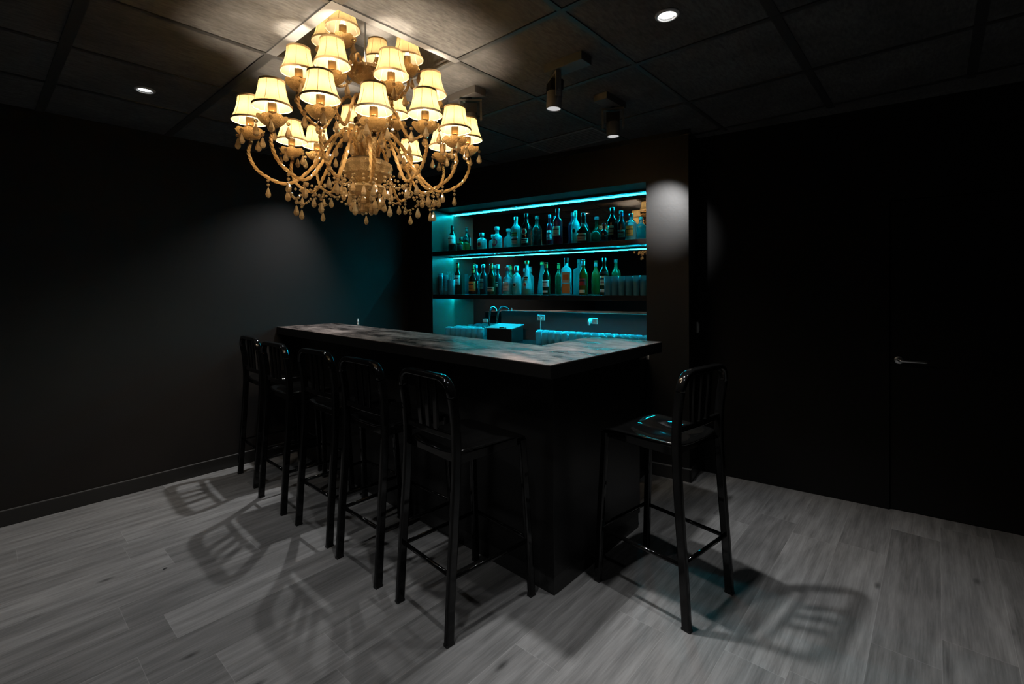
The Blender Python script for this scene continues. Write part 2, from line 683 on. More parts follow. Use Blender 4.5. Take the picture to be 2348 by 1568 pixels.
def light(name, kind, loc, power, color, parent=None, aim=None, size=0.03, angle=1.6, blend=0.5):
    l = bpy.data.lights.new(name, kind)
    l.energy = power
    l.color = color
    if kind in ('POINT', 'SPOT'):
        l.shadow_soft_size = size
    if kind == 'SPOT':
        l.spot_size = angle
        l.spot_blend = blend
    o = bpy.data.objects.new(name, l)
    C.objects.link(o)
    o.location = loc
    if aim is not None:
        d = Vector(aim) - Vector(loc)
        o.rotation_euler = d.to_track_quat('-Z', 'Y').to_euler()
    if parent:
        o.parent = parent
    return o


# ------------------------------------------------------------------ the room
X0, Y0 = -2.6, -2.6
TOP = 2.95


def door_line(y):
    return PD + TD * ((y - PD.y) / TD.y)


bm = bmesh.new()
prism(bm, [(X0 - .1, Y0 - .1), (5.0, Y0 - .1), (5.0, YL + .1), (X0 - .1, YL + .1)], -0.1, 0.0)
struct('floor', bm, M['floor'])

bm = bmesh.new()
prism(bm, [(X0, YL), (3.6, YL), (3.6, YL + .12), (X0, YL + .12)], 0, TOP)
struct('wall_left', bm, M['wall'])
bm = bmesh.new()
prism(bm, [(X0 - .12, Y0), (X0, Y0), (X0, YL), (X0 - .12, YL)], 0, TOP)
struct('wall_rear', bm, M['wall'])
bm = bmesh.new()
prism(bm, [(X0, Y0 - .12), (5.0, Y0 - .12), (5.0, Y0), (X0, Y0)], 0, TOP)
struct('wall_near', bm, M['wall'])

# the wall with the door, opening kept for the door leaf
SD0 = 1.005       # along the wall from PD towards the right: door edge beside the handle
DW, DH = 0.86, 1.985


def dwall(bm, s0, s1, z0, z1, d0=0.0, d1=0.12):
    pts = [PD - TD * s0 + ND * d0, PD - TD * s1 + ND * d0, PD - TD * s1 + ND * d1, PD - TD * s0 + ND * d1]
    prism(bm, [(p.x, p.y) for p in pts], z0, z1)


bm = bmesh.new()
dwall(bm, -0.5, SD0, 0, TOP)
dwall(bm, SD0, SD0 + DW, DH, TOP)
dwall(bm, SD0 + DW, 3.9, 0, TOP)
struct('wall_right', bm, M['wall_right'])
bm = bmesh.new()
dwall(bm, SD0 + .006, SD0 + DW - .006, 0.006, DH - .006, 0.015, 0.055)
door = struct('door_1', bm, M['wall_right'])
door['label'] = 'flush black door in the right wall with a steel lever handle'
hp = PD - TD * (SD0 + .05) + ND * .015 + Vector((0, 0, .965))
hz = math.atan2(TD.y, TD.x) - PI / 2
bm = bmesh.new()
lathe(bm, [(0, 0), (.026, 0), (.026, .006), (.022, .009), (0, .009)], 20)
rose_m = Matrix.Translation(hp) @ Matrix.Rotation(hz, 4, 'Z') @ Matrix.Rotation(-PI / 2, 4, 'Y')
for v in bm.verts:
    v.co = rose_m @ v.co
path = catmull([(0, 0, .005), (0, 0, .040), (0, -.012, .050), (0, -.06, .052), (0, -.135, .052)], 5)
sweep(bm, [rose_m @ p for p in path], circle(.0085, 10))
h_ = obj('door_handle', bm, M['steel'], door, smooth=True)
h_['label'] = 'steel lever handle on a round rose'

# block with the bar recess
BL = 2.96
bm = bmesh.new()
bar_box(bm, UL, BL, 0, 0.55, 0, TOP)                     # pier beside the left wall
bar_box(bm, 0, UR, 0, 0.55, 0, TOP)                      # pillar on the right
bar_box(bm, UR, UL, 0, 0.55, Z_TOP, TOP)                 # header over the recess
bar_box(bm, UR, UL, DEPTH + .02, 0.55, 0, Z_TOP)         # recess back
struct('wall_back', bm, M['gloss_wall'])
bm = bmesh.new()
bar_box(bm, UL - .006, UL - .0005, 0.004, DEPTH, BACK_Z, Z_TOP - .002)
struct('trim_1', bm, M['jamb'])['label'] = 'dark satin lining on the left side of the lit recess'

# perimeter moulding under the ceiling on that wall
bm = bmesh.new()
bar_box(bm, -0.02, BL, -0.018, 0.0, CEIL - .036, CEIL)
struct('trim_2', bm, M['base'])['label'] = 'thin black moulding where the recess wall meets the ceiling'

# baseboards
bm = bmesh.new()
prism(bm, [(X0, YL - .014), (3.1, YL - .014), (3.1, YL), (X0, YL)], 0, .098)
bl = struct('baseboard_left', bm, M['base'], bevel=.004)
bm = bmesh.new()
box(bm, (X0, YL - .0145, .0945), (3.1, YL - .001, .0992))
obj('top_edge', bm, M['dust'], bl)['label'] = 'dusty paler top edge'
bm = bmesh.new()
bar_box(bm, -0.018, 0.95, -0.02, 0.0, 0, .095)
side = [bar(-0.018, -0.02, 0), bar(0, -0.02, 0), bar(0, .27, 0), bar(-0.018, .27, 0)]
prism(bm, [(p.x, p.y) for p in side], 0, .095)
bl = struct('baseboard_back', bm, M['base'], bevel=.004)
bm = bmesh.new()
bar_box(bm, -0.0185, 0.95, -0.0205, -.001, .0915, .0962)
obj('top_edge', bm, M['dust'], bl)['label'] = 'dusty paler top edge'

# ceiling with the raised tile over the chandelier
GX = [                                                   # runners across
    0.304 - 2 * 0.666, 0.304 - 0.666, 0.304, 0.983, 1.634, 2.285, 2.975, 3.64]
GY = [-1.45, -0.80, -0.14, 0.515, 1.166, 1.817, 2.443, 3.05, 3.66]
HX0, HX1, HY0, HY1 = 0.983, 1.634, 1.817, 2.443
bm = bmesh.new()
for a, b in (((X0, Y0), (HX0, YL)), ((HX1, Y0), (5.0, YL)), ((HX0, Y0), (HX1, HY0)), ((HX0, HY1), (HX1, YL))):
    box(bm, (a[0], a[1], CEIL), (b[0], b[1], CEIL + .03))
ceil = struct('ceiling', bm, M['ceiling'])
RZ = CEIL + .235
bm = bmesh.new()
box(bm, (HX0 - .05, HY0 - .05, RZ), (HX1 + .05, HY1 + .05, RZ + .03))
for a, b in (((HX0 - .05, HY0 - .05), (HX0 - .02, HY1 + .05)), ((HX1 + .02, HY0 - .05), (HX1 + .05, HY1 + .05)), ((HX0 - .05, HY0 - .05), (HX1 + .05, HY0 - .02)), ((HX0 - .05, HY1 + .02), (HX1 + .05, HY1 + .05))):
    box(bm, (a[0], a[1], CEIL + .03), (b[0], b[1], RZ))
obj('raised_tile', bm, M['ceiling'], ceil)
bm = bmesh.new()
for gx in GX:
    w = .022 if gx in (0.304, 0.983) else .013
    box(bm, (gx - w, Y0, CEIL - .006), (gx + w, YL, CEIL + .001))
for gy in GY:
    w = .02 if gy < 0.6 else .012
    box(bm, (X0, gy - w, CEIL - .0055), (3.7, gy + w, CEIL + .001))
obj('runner_grid', bm, M['runner'], ceil)
bm = bmesh.new()
box(bm, (HX0 - .024, HY0 - .022, CEIL - .008), (HX0 + .024, HY1 - .02, CEIL - .001))
box(bm, (HX0 - .024, HY0 - .024, CEIL - .0082), (HX1 + .01, HY0 + .014, CEIL - .001))
obj('runner_frame', bm, M['runner_lit'], ceil)['label'] = 'bare metal runners framing the raised tile'

# air grille set in the ceiling
g = thing('ceiling_grille', 'slotted black air grille in the ceiling in front of the bar recess', 'vent', (3.13, 2.16, CEIL))
bm = bmesh.new()
for a, b in (((-.165, -.31), (-.15, .31)), ((.15, -.31), (.165, .31)), ((-.15, -.31), (.15, -.295)), ((-.15, .295), (.15, .31))):
    box(bm, (a[0], a[1], -.008), (b[0], b[1], 0))
obj('grille_frame', bm, M['grille'], g)
bm = bmesh.new()
box(bm, (-.15, -.295, -.0016), (.15, .295, -.0008))
obj('backing', bm, M['spot_black'], g)
for k in range(9):
    bm = bmesh.new()
    mt = Matrix.Translation((-.135 + k * .0335, 0, -.006)) @ Matrix.Rotation(.6, 4, 'Y')
    box(bm, (-.006, -.295, -.0015), (.006, .295, .0015), mt)
    obj('slat', bm, M['spot_body'], g)

# ------------------------------------------------------------------ ceiling lights
def downlight(x, y, label, power, aim=(0, 0), angle=2.0, lamp=None, size=.03, blend=0.6):
    t = thing('downlight', label, 'ceiling light', (x, y, CEIL), 0, 'recessed ceiling downlights')
    bm = bmesh.new()
    lathe(bm, [(.036, -.001), (.037, -.009), (.044, -.010), (.050, -.006), (.051, 0), (.036, 0), (.036, -.001)], 32)
    obj('trim_ring', bm, M['down_ring'], t, smooth=True)
    bm = bmesh.new()
    lathe(bm, [(.0362, -.008), (.034, -.003), (.031, -.0012), (.031, -.0008), (.0362, -.0008)], 32)
    obj('reflector', bm, M['down_can'], t, smooth=True)
    bm = bmesh.new()
    lathe(bm, [(0, -.004), (.024, -.0036), (.031, -.0014), (.031, -.0008), (0, -.0008)], 28)
    obj('lamp', bm, lamp or M['down_lamp'], t, smooth=True)
    light('beam', 'SPOT', (0, 0, -.012), power, DOWN_COLOR, t, aim=(aim[0], aim[1], -2.6), size=size, angle=angle, blend=blend)
    return t


M['down_dim'] = emit('downlight_lamp_low', (1.0, 0.99, 0.98), 9.0)
downlight(1.961, .853, 'bright round downlight in the ceiling near the right hand stool', 40, aim=(.05, -.35), angle=1.5, blend=1.0)
downlight(.673, 3.395, 'round downlight in the dark ceiling near the left wall', 26, aim=(.1, -.5), angle=1.7, blend=.9, lamp=M['down_dim'])
downlight(2.06, 3.90, 'round downlight behind the chandelier by the left wall', 100, aim=(-.85, -.1), angle=1.6, lamp=M['down_dim'], size=.022, blend=1.0)
downlight(-.60, 2.05, 'round downlight above the open floor left of the camera', 38, angle=2.2, lamp=M['down_dim'])  # unseen lamp added to brighten the left floor
downlight(.25, .10, 'round downlight right above the camera', 6, angle=2.2, lamp=M['down_dim'])  # weak fill lamp added out of view
downlight(1.06, 1.28, 'round downlight over the floor in front of the near stool', 42, angle=1.9, lamp=M['down_dim'])
# the lamp whose light draws the counter's shadow on the floor
light('corner_beam', 'SPOT', (1.76, 1.46, CEIL - .012), 120, DOWN_COLOR, None, aim=(2.2, .70, 0), size=.04, angle=1.22, blend=.7)


def track_spot(loc, box_rz, head_off, yoke_rz, tilt, label, aim=None, power=0, lens=None):
    t = thing('spotlight', label, 'spotlight', loc, 0, 'swivel spotlights in front of the bar')
    R = Matrix.Rotation(box_rz, 4, 'Z')
    bm = bmesh.new()
    box(bm, (-.045, -.115, -.042), (.045, .115, 0), R)
    obj('gear_box', bm, M['spot_body'], t, bevel=.002)
    hx, hy = head_off
    bm = bmesh.new()
    lathe(bm, [(0, -.056), (.012, -.056), (.012, -.042), (0, -.042)], 14, hx, hy)
    obj('pivot', bm, M['spot_black'], t, smooth=True)
    Y = Matrix.Translation((hx, hy, -.050)) @ Matrix.Rotation(yoke_rz, 4, 'Z')
    bm = bmesh.new()
    box(bm, (-.014, -.068, -.013), (.014, .068, 0), Y)
    box(bm, (-.014, -.068, -.125), (.014, -.056, -.013), Y)
    box(bm, (-.014, .056, -.125), (.014, .068, -.013), Y)
    obj('yoke', bm, M['spot_body'], t, bevel=.001)
    H = Y @ Matrix.Translation((0, 0, -.100)) @ Matrix.Rotation(tilt, 4, 'Y')
    bm = bmesh.new()
    box(bm, (-.030, -.040, .012), (.030, .040, .070), H)
    for k in range(5):
        box(bm, (-.034, -.040 + k * .019, .016), (.034, -.036 + k * .019, .066), H)
    obj('heat_sink', bm, M['spot_black'], t)
    bm = bmesh.new()
    lathe(bm, [(0, .012), (.040, .012), (.040, -.075), (.036, -.075), (.036, -.068)], 28)
    for v in bm.verts:
        v.co = H @ v.co
    obj('barrel', bm, M['spot_body'], t, smooth=True, bevel=.001)
    bm = bmesh.new()
    lathe(bm, [(0, -.070), (.0355, -.070), (.0355, -.066)], 28)
    for v in bm.verts:
        v.co = H @ v.co
    obj('lens', bm, lens or M['spot_lens'], t)
    for s in (-1, 1):
        bm = bmesh.new()
        lathe(bm, [(0, 0), (.007, 0), (.007, .016), (0, .016)], 10)
        k = Y @ Matrix.Translation((0, s * .062 - (.008 if s > 0 else -.008), -.100)) @ Matrix.Rotation(-s * PI / 2, 4, 'X')
        for v in bm.verts:
            v.co = k @ v.co
        obj('knob', bm, M['chrome'], t)
    if power:
        p = H @ Vector((0, 0, -.082))
        light('beam', 'SPOT', p, power, DOWN_COLOR, t, aim=Vector(aim) - Vector(loc), size=.02, angle=.62, blend=1.0)
    return t


track_spot((2.02, 1.405, CEIL), 0, (0, .082), -0.62, .06, 'swivel spotlight hanging nearest to the ceiling centre, side of its bracket to us')
track_spot((2.60, 1.495, CEIL), PI / 2, (.035, 0), 0.52, 0.0, 'swivel spotlight closest to the bar recess, open bracket facing us', aim=tuple(bar(.19, 0, 1.97)), power=110)
track_spot((1.945, 2.07, CEIL), 0, (0, -.03), 0.80, 0.0, 'swivel spotlight half hidden behind the right side of the chandelier')

# ------------------------------------------------------------------ bar recess: mirror, shelves, LED strips, back counter
bm = bmesh.new()
bar_box(bm, UR, UL - .007, DEPTH, DEPTH + .006, BACK_Z, Z_TOP)
tag(obj('back_mirror', bm, M['mirror']), 'large mirror covering the back of the lit bar recess', 'mirror')

for nm, zt, zb, lab in (('upper', SH1_T, SH1_B, 'upper black shelf across the bar recess'), ('lower', SH2_T, SH2_B, 'lower black shelf across the bar recess')):
    bm = bmesh.new()
    bar_box(bm, UR + .001, UL - .008, 0.005, DEPTH - .002, zb, zt)
    tag(obj('bottle_shelf', bm, M['shelf'], bevel=.0015), lab, 'shelf', 'bar shelves')

for z, lab in ((Z_TOP - .022, 'glowing cyan light strip along the top of the bar recess'), (SH1_B - .010, 'glowing cyan light strip under the upper bar shelf'), (SH2_B - .0042, 'cyan light strip tucked under the lower bar shelf')):
    t = thing('led_strip', lab, 'light strip', bar(UR, DEPTH - .03, z), 0, 'cyan light strips')
    d = bar(UR, DEPTH - .03, z)
    bm = bmesh.new()
    bar_box(bm, UR + .004, UL - .012, DEPTH - .085, DEPTH - .001, z + .003, {0: Z_TOP - .0005, 1: SH1_B - .0005, 2: SH2_B - .0004}[0 if z > 2 else 1 if z > 1.5 else 2])
    for v in bm.verts:
        v.co -= d
    obj('rail', bm, M['led_rail'], t)  # made wide and black to keep strip light off the surface above
    bm = bmesh.new()
    bar_box(bm, UR + .004, UL - .012, DEPTH - .024, DEPTH - .018, z - .001, z + .0022)
    for v in bm.verts:
        v.co -= d
    obj('diffuser', bm, M['led_side'], t)
    bm = bmesh.new()
    bar_box(bm, UR + .004, UL - .012, DEPTH - .0238, DEPTH - .0182, z - .0013, z - .0011)
    for v in bm.verts:
        v.co -= d
    obj('light_row', bm, M['led'], t)

t = thing('back_counter', 'low black work counter along the foot of the bar recess', 'counter', bar(1.4, 0, 0))
o_ = bar(1.4, 0, 0)


def bar_part(name, m, args_list, parent, origin, **k):
    bm = bmesh.new()
    for a in args_list:
        bar_box(bm, *a)
    for v in bm.verts:
        v.co -= origin
    return obj(name, bm, m, parent, **k)


bar_part('worktop', M['shelf'], [(UR + .002, UL - .008, -.32, -.001, BACK_Z - .03, BACK_Z), (UR + .002, UL - .008, 0.0, DEPTH + .015, BACK_Z - .03, BACK_Z)], t, o_)
bar_part('cabinet', M['bar_black'], [(UR + .002, UL - .008, -.29, -.002, .08, BACK_Z - .032)], t, o_)
bar_part('plinth', M['bar_black'], [(UR + .002, UL - .008, -.24, -.002, .0, .08)], t, o_)
bm = bmesh.new()
bar_box(bm, UR + .002, 1.93, DEPTH - .022, DEPTH - .001, BACK_Z + .0005, 1.205)
tag(obj('splashback', bm, mat('dark_splashback', (.060, .066, .070), .45)), 'low dark splashback board under the bar mirror, right of the tap', 'splashback')


def socket(x, y, label, plug):
    u, v, z = on_bar(x, y, DEPTH - .022)
    t = thing('power_socket', label, 'socket', bar(u, v - .005, z), BAR_ROT, 'sockets on the splashback')
    bm = bmesh.new()
    box(bm, (-.005, -.042, -.026), (.005, .042, .026))
    obj('face_plate', bm, M['white_plastic'], t, bevel=.003)
    for s in (-.02, .02):
        bm = bmesh.new()
        lathe(bm, [(.017, 0), (.017, .003), (.014, .003), (.013, -.001), (0, -.001)], 20)
        k = Matrix.Translation((-.005, s, 0)) @ Matrix.Rotation(-PI / 2, 4, 'Y')
        for vv in bm.verts:
            vv.co = k @ vv.co
        obj('outlet', bm, M['white_plastic'], t)
    if plug == 'cord':
        bm = bmesh.new()
        sweep(bm, catmull([(-.012, -.02, 0), (-.03, -.02, -.005), (-.034, -.018, -.03), (-.030, -.014, -.07), (-.02, -.012, -(z - BACK_Z) + .006)], 6), circle(.004, 8))
        obj('cord', bm, M['white_plastic'], t, smooth=True)
    else:
        bm = bmesh.new()
        pth = catmull([(-.008, .022, .002), (-.03, .022, .0), (-.042, .022, -.018), (-.044, .022, -.036)], 6)
        sweep(bm, pth, rect(.040, .030, .008), up=Vector((0, 1, 0)), taper=lambda t_: 1 - .55 * t_)
        obj('plug', bm, M['white_plastic'], t, smooth=True)


socket(1241, 728, 'pale double socket with a cord hanging from it, nearer the tap', 'cord')
socket(1361, 736, 'pale double socket with a large plug, right of the other one', 'plug')

# tap
u, v, z = on_bar(1122, 742, .27)
TAP_U = u
tp = thing('tap', 'curved chrome bar tap beside the black box', 'tap', bar(u, .27, BACK_Z), BAR_ROT)
bm = bmesh.new()
lathe(bm, [(0, 0), (.026, 0), (.026, .008), (.018, .014), (.017, .10), (.012, .115), (0, .115)], 20)
obj('base', bm, M['chrome'], tp, smooth=True)
bm = bmesh.new()
sweep(bm, catmull([(0, 0, .11), (0, 0, .20), (-.008, -.018, .275), (-.02, -.055, .315), (-.035, -.10, .305), (-.042, -.122, .28)], 8), circle(.011, 12))
obj('spout', bm, M['chrome'], tp, smooth=True)
bm = bmesh.new()
sweep(bm, [Vector((0, .01, .09)), Vector((-.01, .06, .115))], circle(.006, 8))
obj('lever', bm, M['chrome'], tp, smooth=True)

# small grey dispenser plate behind the tap
u, v, z = on_bar(1113, 735, DEPTH - .012)
bm = bmesh.new()
box(bm, (-.010, -.028, -.016), (.010, .028, .016))
o = obj('wall_plate', bm, M['white_plastic'], loc=bar(u, DEPTH - .011, z), bevel=.002)
o.rotation_euler = (0, 0, BAR_ROT)
tag(o, 'small pale plate on the mirror behind the tap', 'plate')

# black box with a tilted steel lid
u0 = on_z(1122, 776, BACK_Z + .0)
bx = thing('ice_box', 'black box with a grey slanted lid between the two groups of glasses', 'box', bar(1.76, .13, BACK_Z), BAR_ROT)
bm = bmesh.new()
vs = box(bm, (-.10, -.155, 0), (.10, .135, .150))
for vv in vs:
    if vv.co.z > .1 and vv.co.x < 0:
        vv.co.z -= .028
obj('body', bm, M['black_plastic'], bx, bevel=.006)
bm = bmesh.new()
vs = box(bm, (-.108, -.163, .152), (.108, .143, .160))
for vv in vs:
    if vv.co.x < 0:
        vv.co.z -= .028
obj('lid', bm, mat('grey_lid', (.18, .19, .20), .35, spec=.6), bx, bevel=.003)
bm = bmesh.new()
sweep(bm, catmull([(-.11, -.10, .135), (-.125, -.10, .14), (-.125, -.04, .14), (-.11, -.04, .135)], 5), circle(.005, 8))
obj('handle', bm, M['chrome'], bx, smooth=True)

# ------------------------------------------------------------------ glasses
def tumbler_mesh(r0, r1, h, seg=18):
    bm = bmesh.new()
    lathe(bm, [(0, 0), (r0, 0), (r0 + .001, .004), (r1, h), (r1 - .0022, h), (r0 - .002, .014), (0, .012)], seg)
    return bm


first_tumbler = obj('tumbler', tumbler_mesh(.029, .033, .112), M['tumbler'], smooth=True)
made = []


def put(src, loc, label, cat, group, flag, rz=0.0):
    o = src if not flag else dup(src)
    flag.append(1)
    o.location = loc
    o.rotation_euler = (0, 0, rz)
    return tag(o, label, cat, group)


rows = [(.035, 'front row'), (.103, 'second row'), (.171, 'third row'), (.239, 'fourth row')]
for k, (v, nm) in enumerate(rows):
    n = 14 + k
    for i in range(n):
        u = UR + .045 + (.034 if k % 2 else 0) + i * .0685
        if u > 1.31 + .055 * k:
            break
        put(first_tumbler, bar(u + random.uniform(-.003, .003), v + random.uniform(-.003, .003), BACK_Z), 'clear tumbler in the %s of the big group right of the black box' % nm, 'glass', 'tumblers right of the box', made)
for k, (v, nm) in enumerate(rows):
    for i in range(7):
        u = 1.985 + (.034 if k % 2 else 0) + i * .0685
        if u > UL - .12:
            break
        if abs(u - TAP_U) < .085 and v > .17:
            continue
        put(first_tumbler, bar(u + random.uniform(-.003, .003), v + random.uniform(-.003, .003), BACK_Z), 'clear tumbler in the %s of the small group left of the black box' % nm, 'glass', 'tumblers left of the box', made)
hb = obj('highball_glass', tumbler_mesh(.026, .029, .158), M['tumbler'], smooth=True)
made = []
for k in range(4):
    for i in range(8):
        u = UR + .036 + (.03 if k % 2 else 0) + i * .0595
        if u > .69:
            break
        put(hb, bar(u, .04 + k * .06, SH2_T), 'tall clear glass in the %s at the right end of the lower shelf' % ('front row', 'second row', 'third row', 'back row')[k], 'glass', 'tall glasses on the lower shelf', made)
# stacked cups at the left end of the lower shelf
bm = bmesh.new()
lathe(bm, [(0, 0), (.020, 0), (.0325, .050), (.0315, .050), (.0192, .002), (0, .002)], 18)
cup0 = obj('shot_cup', bm, M['tumbler'], smooth=True)
made = []
for s, (x, n) in enumerate(((1010, 11), (1022, 10))):
    u, v, z = on_bar(x, 670, .13)
    for k in range(n):
        put(cup0, bar(u, .13, SH2_T + k * .0172), 'small clear cup in the %s stack at the left end of the lower shelf' % ('outer', 'inner')[s], 'cup', 'stacked cups on the lower shelf', made)
u, v, z = on_bar(1035, 670, .08)
jug = thing('stirrer_glass', 'tall glass of clear stirrers beside the stacked cups', 'glass', bar(u, .08, SH2_T))
bm = tumbler_mesh(.036, .043, .15)
obj('glass', bm, M['tumbler'], jug, smooth=True)
for k in range(9):
    a = k * 2.4
    bm = bmesh.new()
    sweep(bm, [Vector((.010 * math.cos(a), .010 * math.sin(a), .014)), Vector((.036 * math.cos(a + .3), .036 * math.sin(a + .3), .225 + .012 * math.sin(k * 2.1)))], circle(.0022, 6))
    obj('stirrer', bm, M['tumbler'], jug)

# ------------------------------------------------------------------ bottles
G = {
    'clear': thin_glass('clear_bottle_glass', (.86, .95, .96), body=.55, body_col=(.36, .92, 1.0)),
    'dark': mat('near_black_bottle_glass', (.010, .008, .007), .06, spec=.6),
    'green': thin_glass('green_bottle_glass', (.10, .45, .12), body=.4, body_col=(.06, .45, .08)),
    'darkgreen': mat('dark_green_bottle_glass', (.010, .028, .012), .07, spec=.6),
    'teal': mat('deep_teal_bottle_glass', (.010, .030, .036), .07, spec=.6),
    'red': thin_glass('ruby_bottle_glass', (.50, .03, .10), body=.5, body_col=(.90, .03, .07)),
    'amber': thin_glass('amber_bottle_glass', (.42, .17, .04), body=.3, body_col=(.60, .24, .05)),
    'brown': mat('brown_bottle_glass', (.030, .012, .006), .07, spec=.6),
    'pale': thin_glass('pale_spirit_glass', (.90, .95, .82), body=.5, body_col=(.85, .98, .75)),
}
PAPER = {k: mat(k + '_label_paper', c, .6, var=.06, scale=60) for k, c in dict(white=(.90, .86, .80), cream=(.88, .72, .52), orange=(.90, .36, .08), pink=(.80, .08, .20), black=(.02, .02, .02), tan=(.80, .52, .30), red=(.55, .03, .03), yellow=(.75, .55, .12), teal=(.10, .45, .48), green=(.16, .38, .10)).items()}
CAPM = {k: mat(k + '_cap', c, .35, metal=mtl) for k, c, mtl in (('black', (.02, .02, .02), 0), ('silver', (.6, .6, .6), .9), ('gold', (.6, .4, .12), .8), ('red', (.5, .03, .04), 0), ('orange', (.75, .25, .06), 0), ('white', (.7, .7, .7), 0), ('wood', (.42, .24, .11), 0), ('blue', (.05, .3, .5), 0))}
INK = mat('label_ink', (.03, .025, .02), .6)
INKR = mat('label_ink_red', (.5, .04, .05), .6)

# outlines: (radius, height) as shares of the half width and of the height
OUT = {
    'wine': [(0, 0), (.94, 0), (1, .03), (1, .56), (.93, .63), (.62, .70), (.40, .76), (.36, .80), (.36, .955), (.42, .96), (.42, .985), (.36, 1), (0, 1)],
    'vermouth': [(0, 0), (.95, 0), (1, .02), (.98, .30), (1, .55), (.97, .62), (.80, .68), (.52, .73), (.38, .79), (.35, .93), (.40, .935), (.40, 1), (0, 1)],
    'tall': [(0, 0), (.95, 0), (1, .02), (1, .64), (.95, .69), (.60, .74), (.42, .77), (.39, .82), (.39, .99), (.37, 1), (0, 1)],
    'squat': [(0, 0), (.96, 0), (1, .03), (1, .58), (.92, .66), (.55, .71), (.38, .74), (.36, .82), (.50, .83), (.52, .98), (.48, 1), (0, 1)],
    'gin': [(0, 0), (.95, 0), (1, .03), (1, .52), (.90, .60), (.60, .65), (.42, .68), (.38, .74), (.38, .88), (.46, .885), (.46, 1), (0, 1)],
    'cone': [(0, 0), (.97, 0), (1, .03), (.97, .15), (.82, .36), (.62, .56), (.45, .72), (.33, .84), (.30, .93), (.36, .935), (.36, 1), (0, 1)],
    'round': [(0, 0), (.70, 0), (.92, .06), (1, .18), (1, .36), (.88, .46), (.60, .54), (.36, .60), (.28, .68), (.27, .93), (.32, .935), (.32, 1), (0, 1)],
}
CAP_FROM = {'wine': .84, 'vermouth': .90, 'tall': .90, 'squat': .82, 'gin': .87, 'cone': .91, 'round': .90, 'square': .86}


def radius_at(prof, z):
    for (r0, z0), (r1, z1) in zip(prof, prof[1:]):
        if z0 <= z <= z1 and z1 > z0:
            return r0 + (r1 - r0) * (z - z0) / (z1 - z0)
    return prof[-1][0]


def label_patch(r_at, z0, z1, half, off, m, name, parent, seg=10, n=5):
    bm = bmesh.new()
    grid = []
    for j in range(n + 1):
        z = z0 + (z1 - z0) * j / n
        rr = r_at(z) + off
        grid.append([bm.verts.new((-rr * math.cos(-half + 2 * half * i / seg), rr * math.sin(-half + 2 * half * i / seg), z)) for i in range(seg + 1)])
    for j in range(n):
        for i in range(seg):
            bm.faces.new((grid[j][i], grid[j][i + 1], grid[j + 1][i + 1], grid[j + 1][i]))
    o = obj(name, bm, m, parent, smooth=True)
    sol = o.modifiers.new('paper', 'SOLIDIFY')
    sol.thickness = .0006
    sol.offset = 1
    return o


def round_label(r_at, zc, rad, off, m, name, parent, n=22):
    """a round label wrapped on the bottle"""
    bm = bmesh.new()
    cz = []
    rings = []
    for k in range(4):
        q = rad * k / 3
        ring = []
        for i in range(n if k else 1):
            a = 2 * PI * i / n
            z = zc + q * math.sin(a)
            rr = r_at(z) + off
            th = q * math.cos(a) / rr
            ring.append(bm.verts.new((-rr * math.cos(th), rr * math.sin(th), z)))
        rings.append(ring)
    for a, b in zip(rings, rings[1:]):
        for i in range(n):
            j = (i + 1) % n
            if len(a) == 1:
                bm.faces.new((a[0], b[i], b[j]))
            else:
                bm.faces.new((a[i], a[j], b[j], b[i]))
    o = obj(name, bm, m, parent, smooth=True)
    sol = o.modifiers.new('paper', 'SOLIDIFY')
    sol.thickness = .0006
    sol.offset = 1
    return o


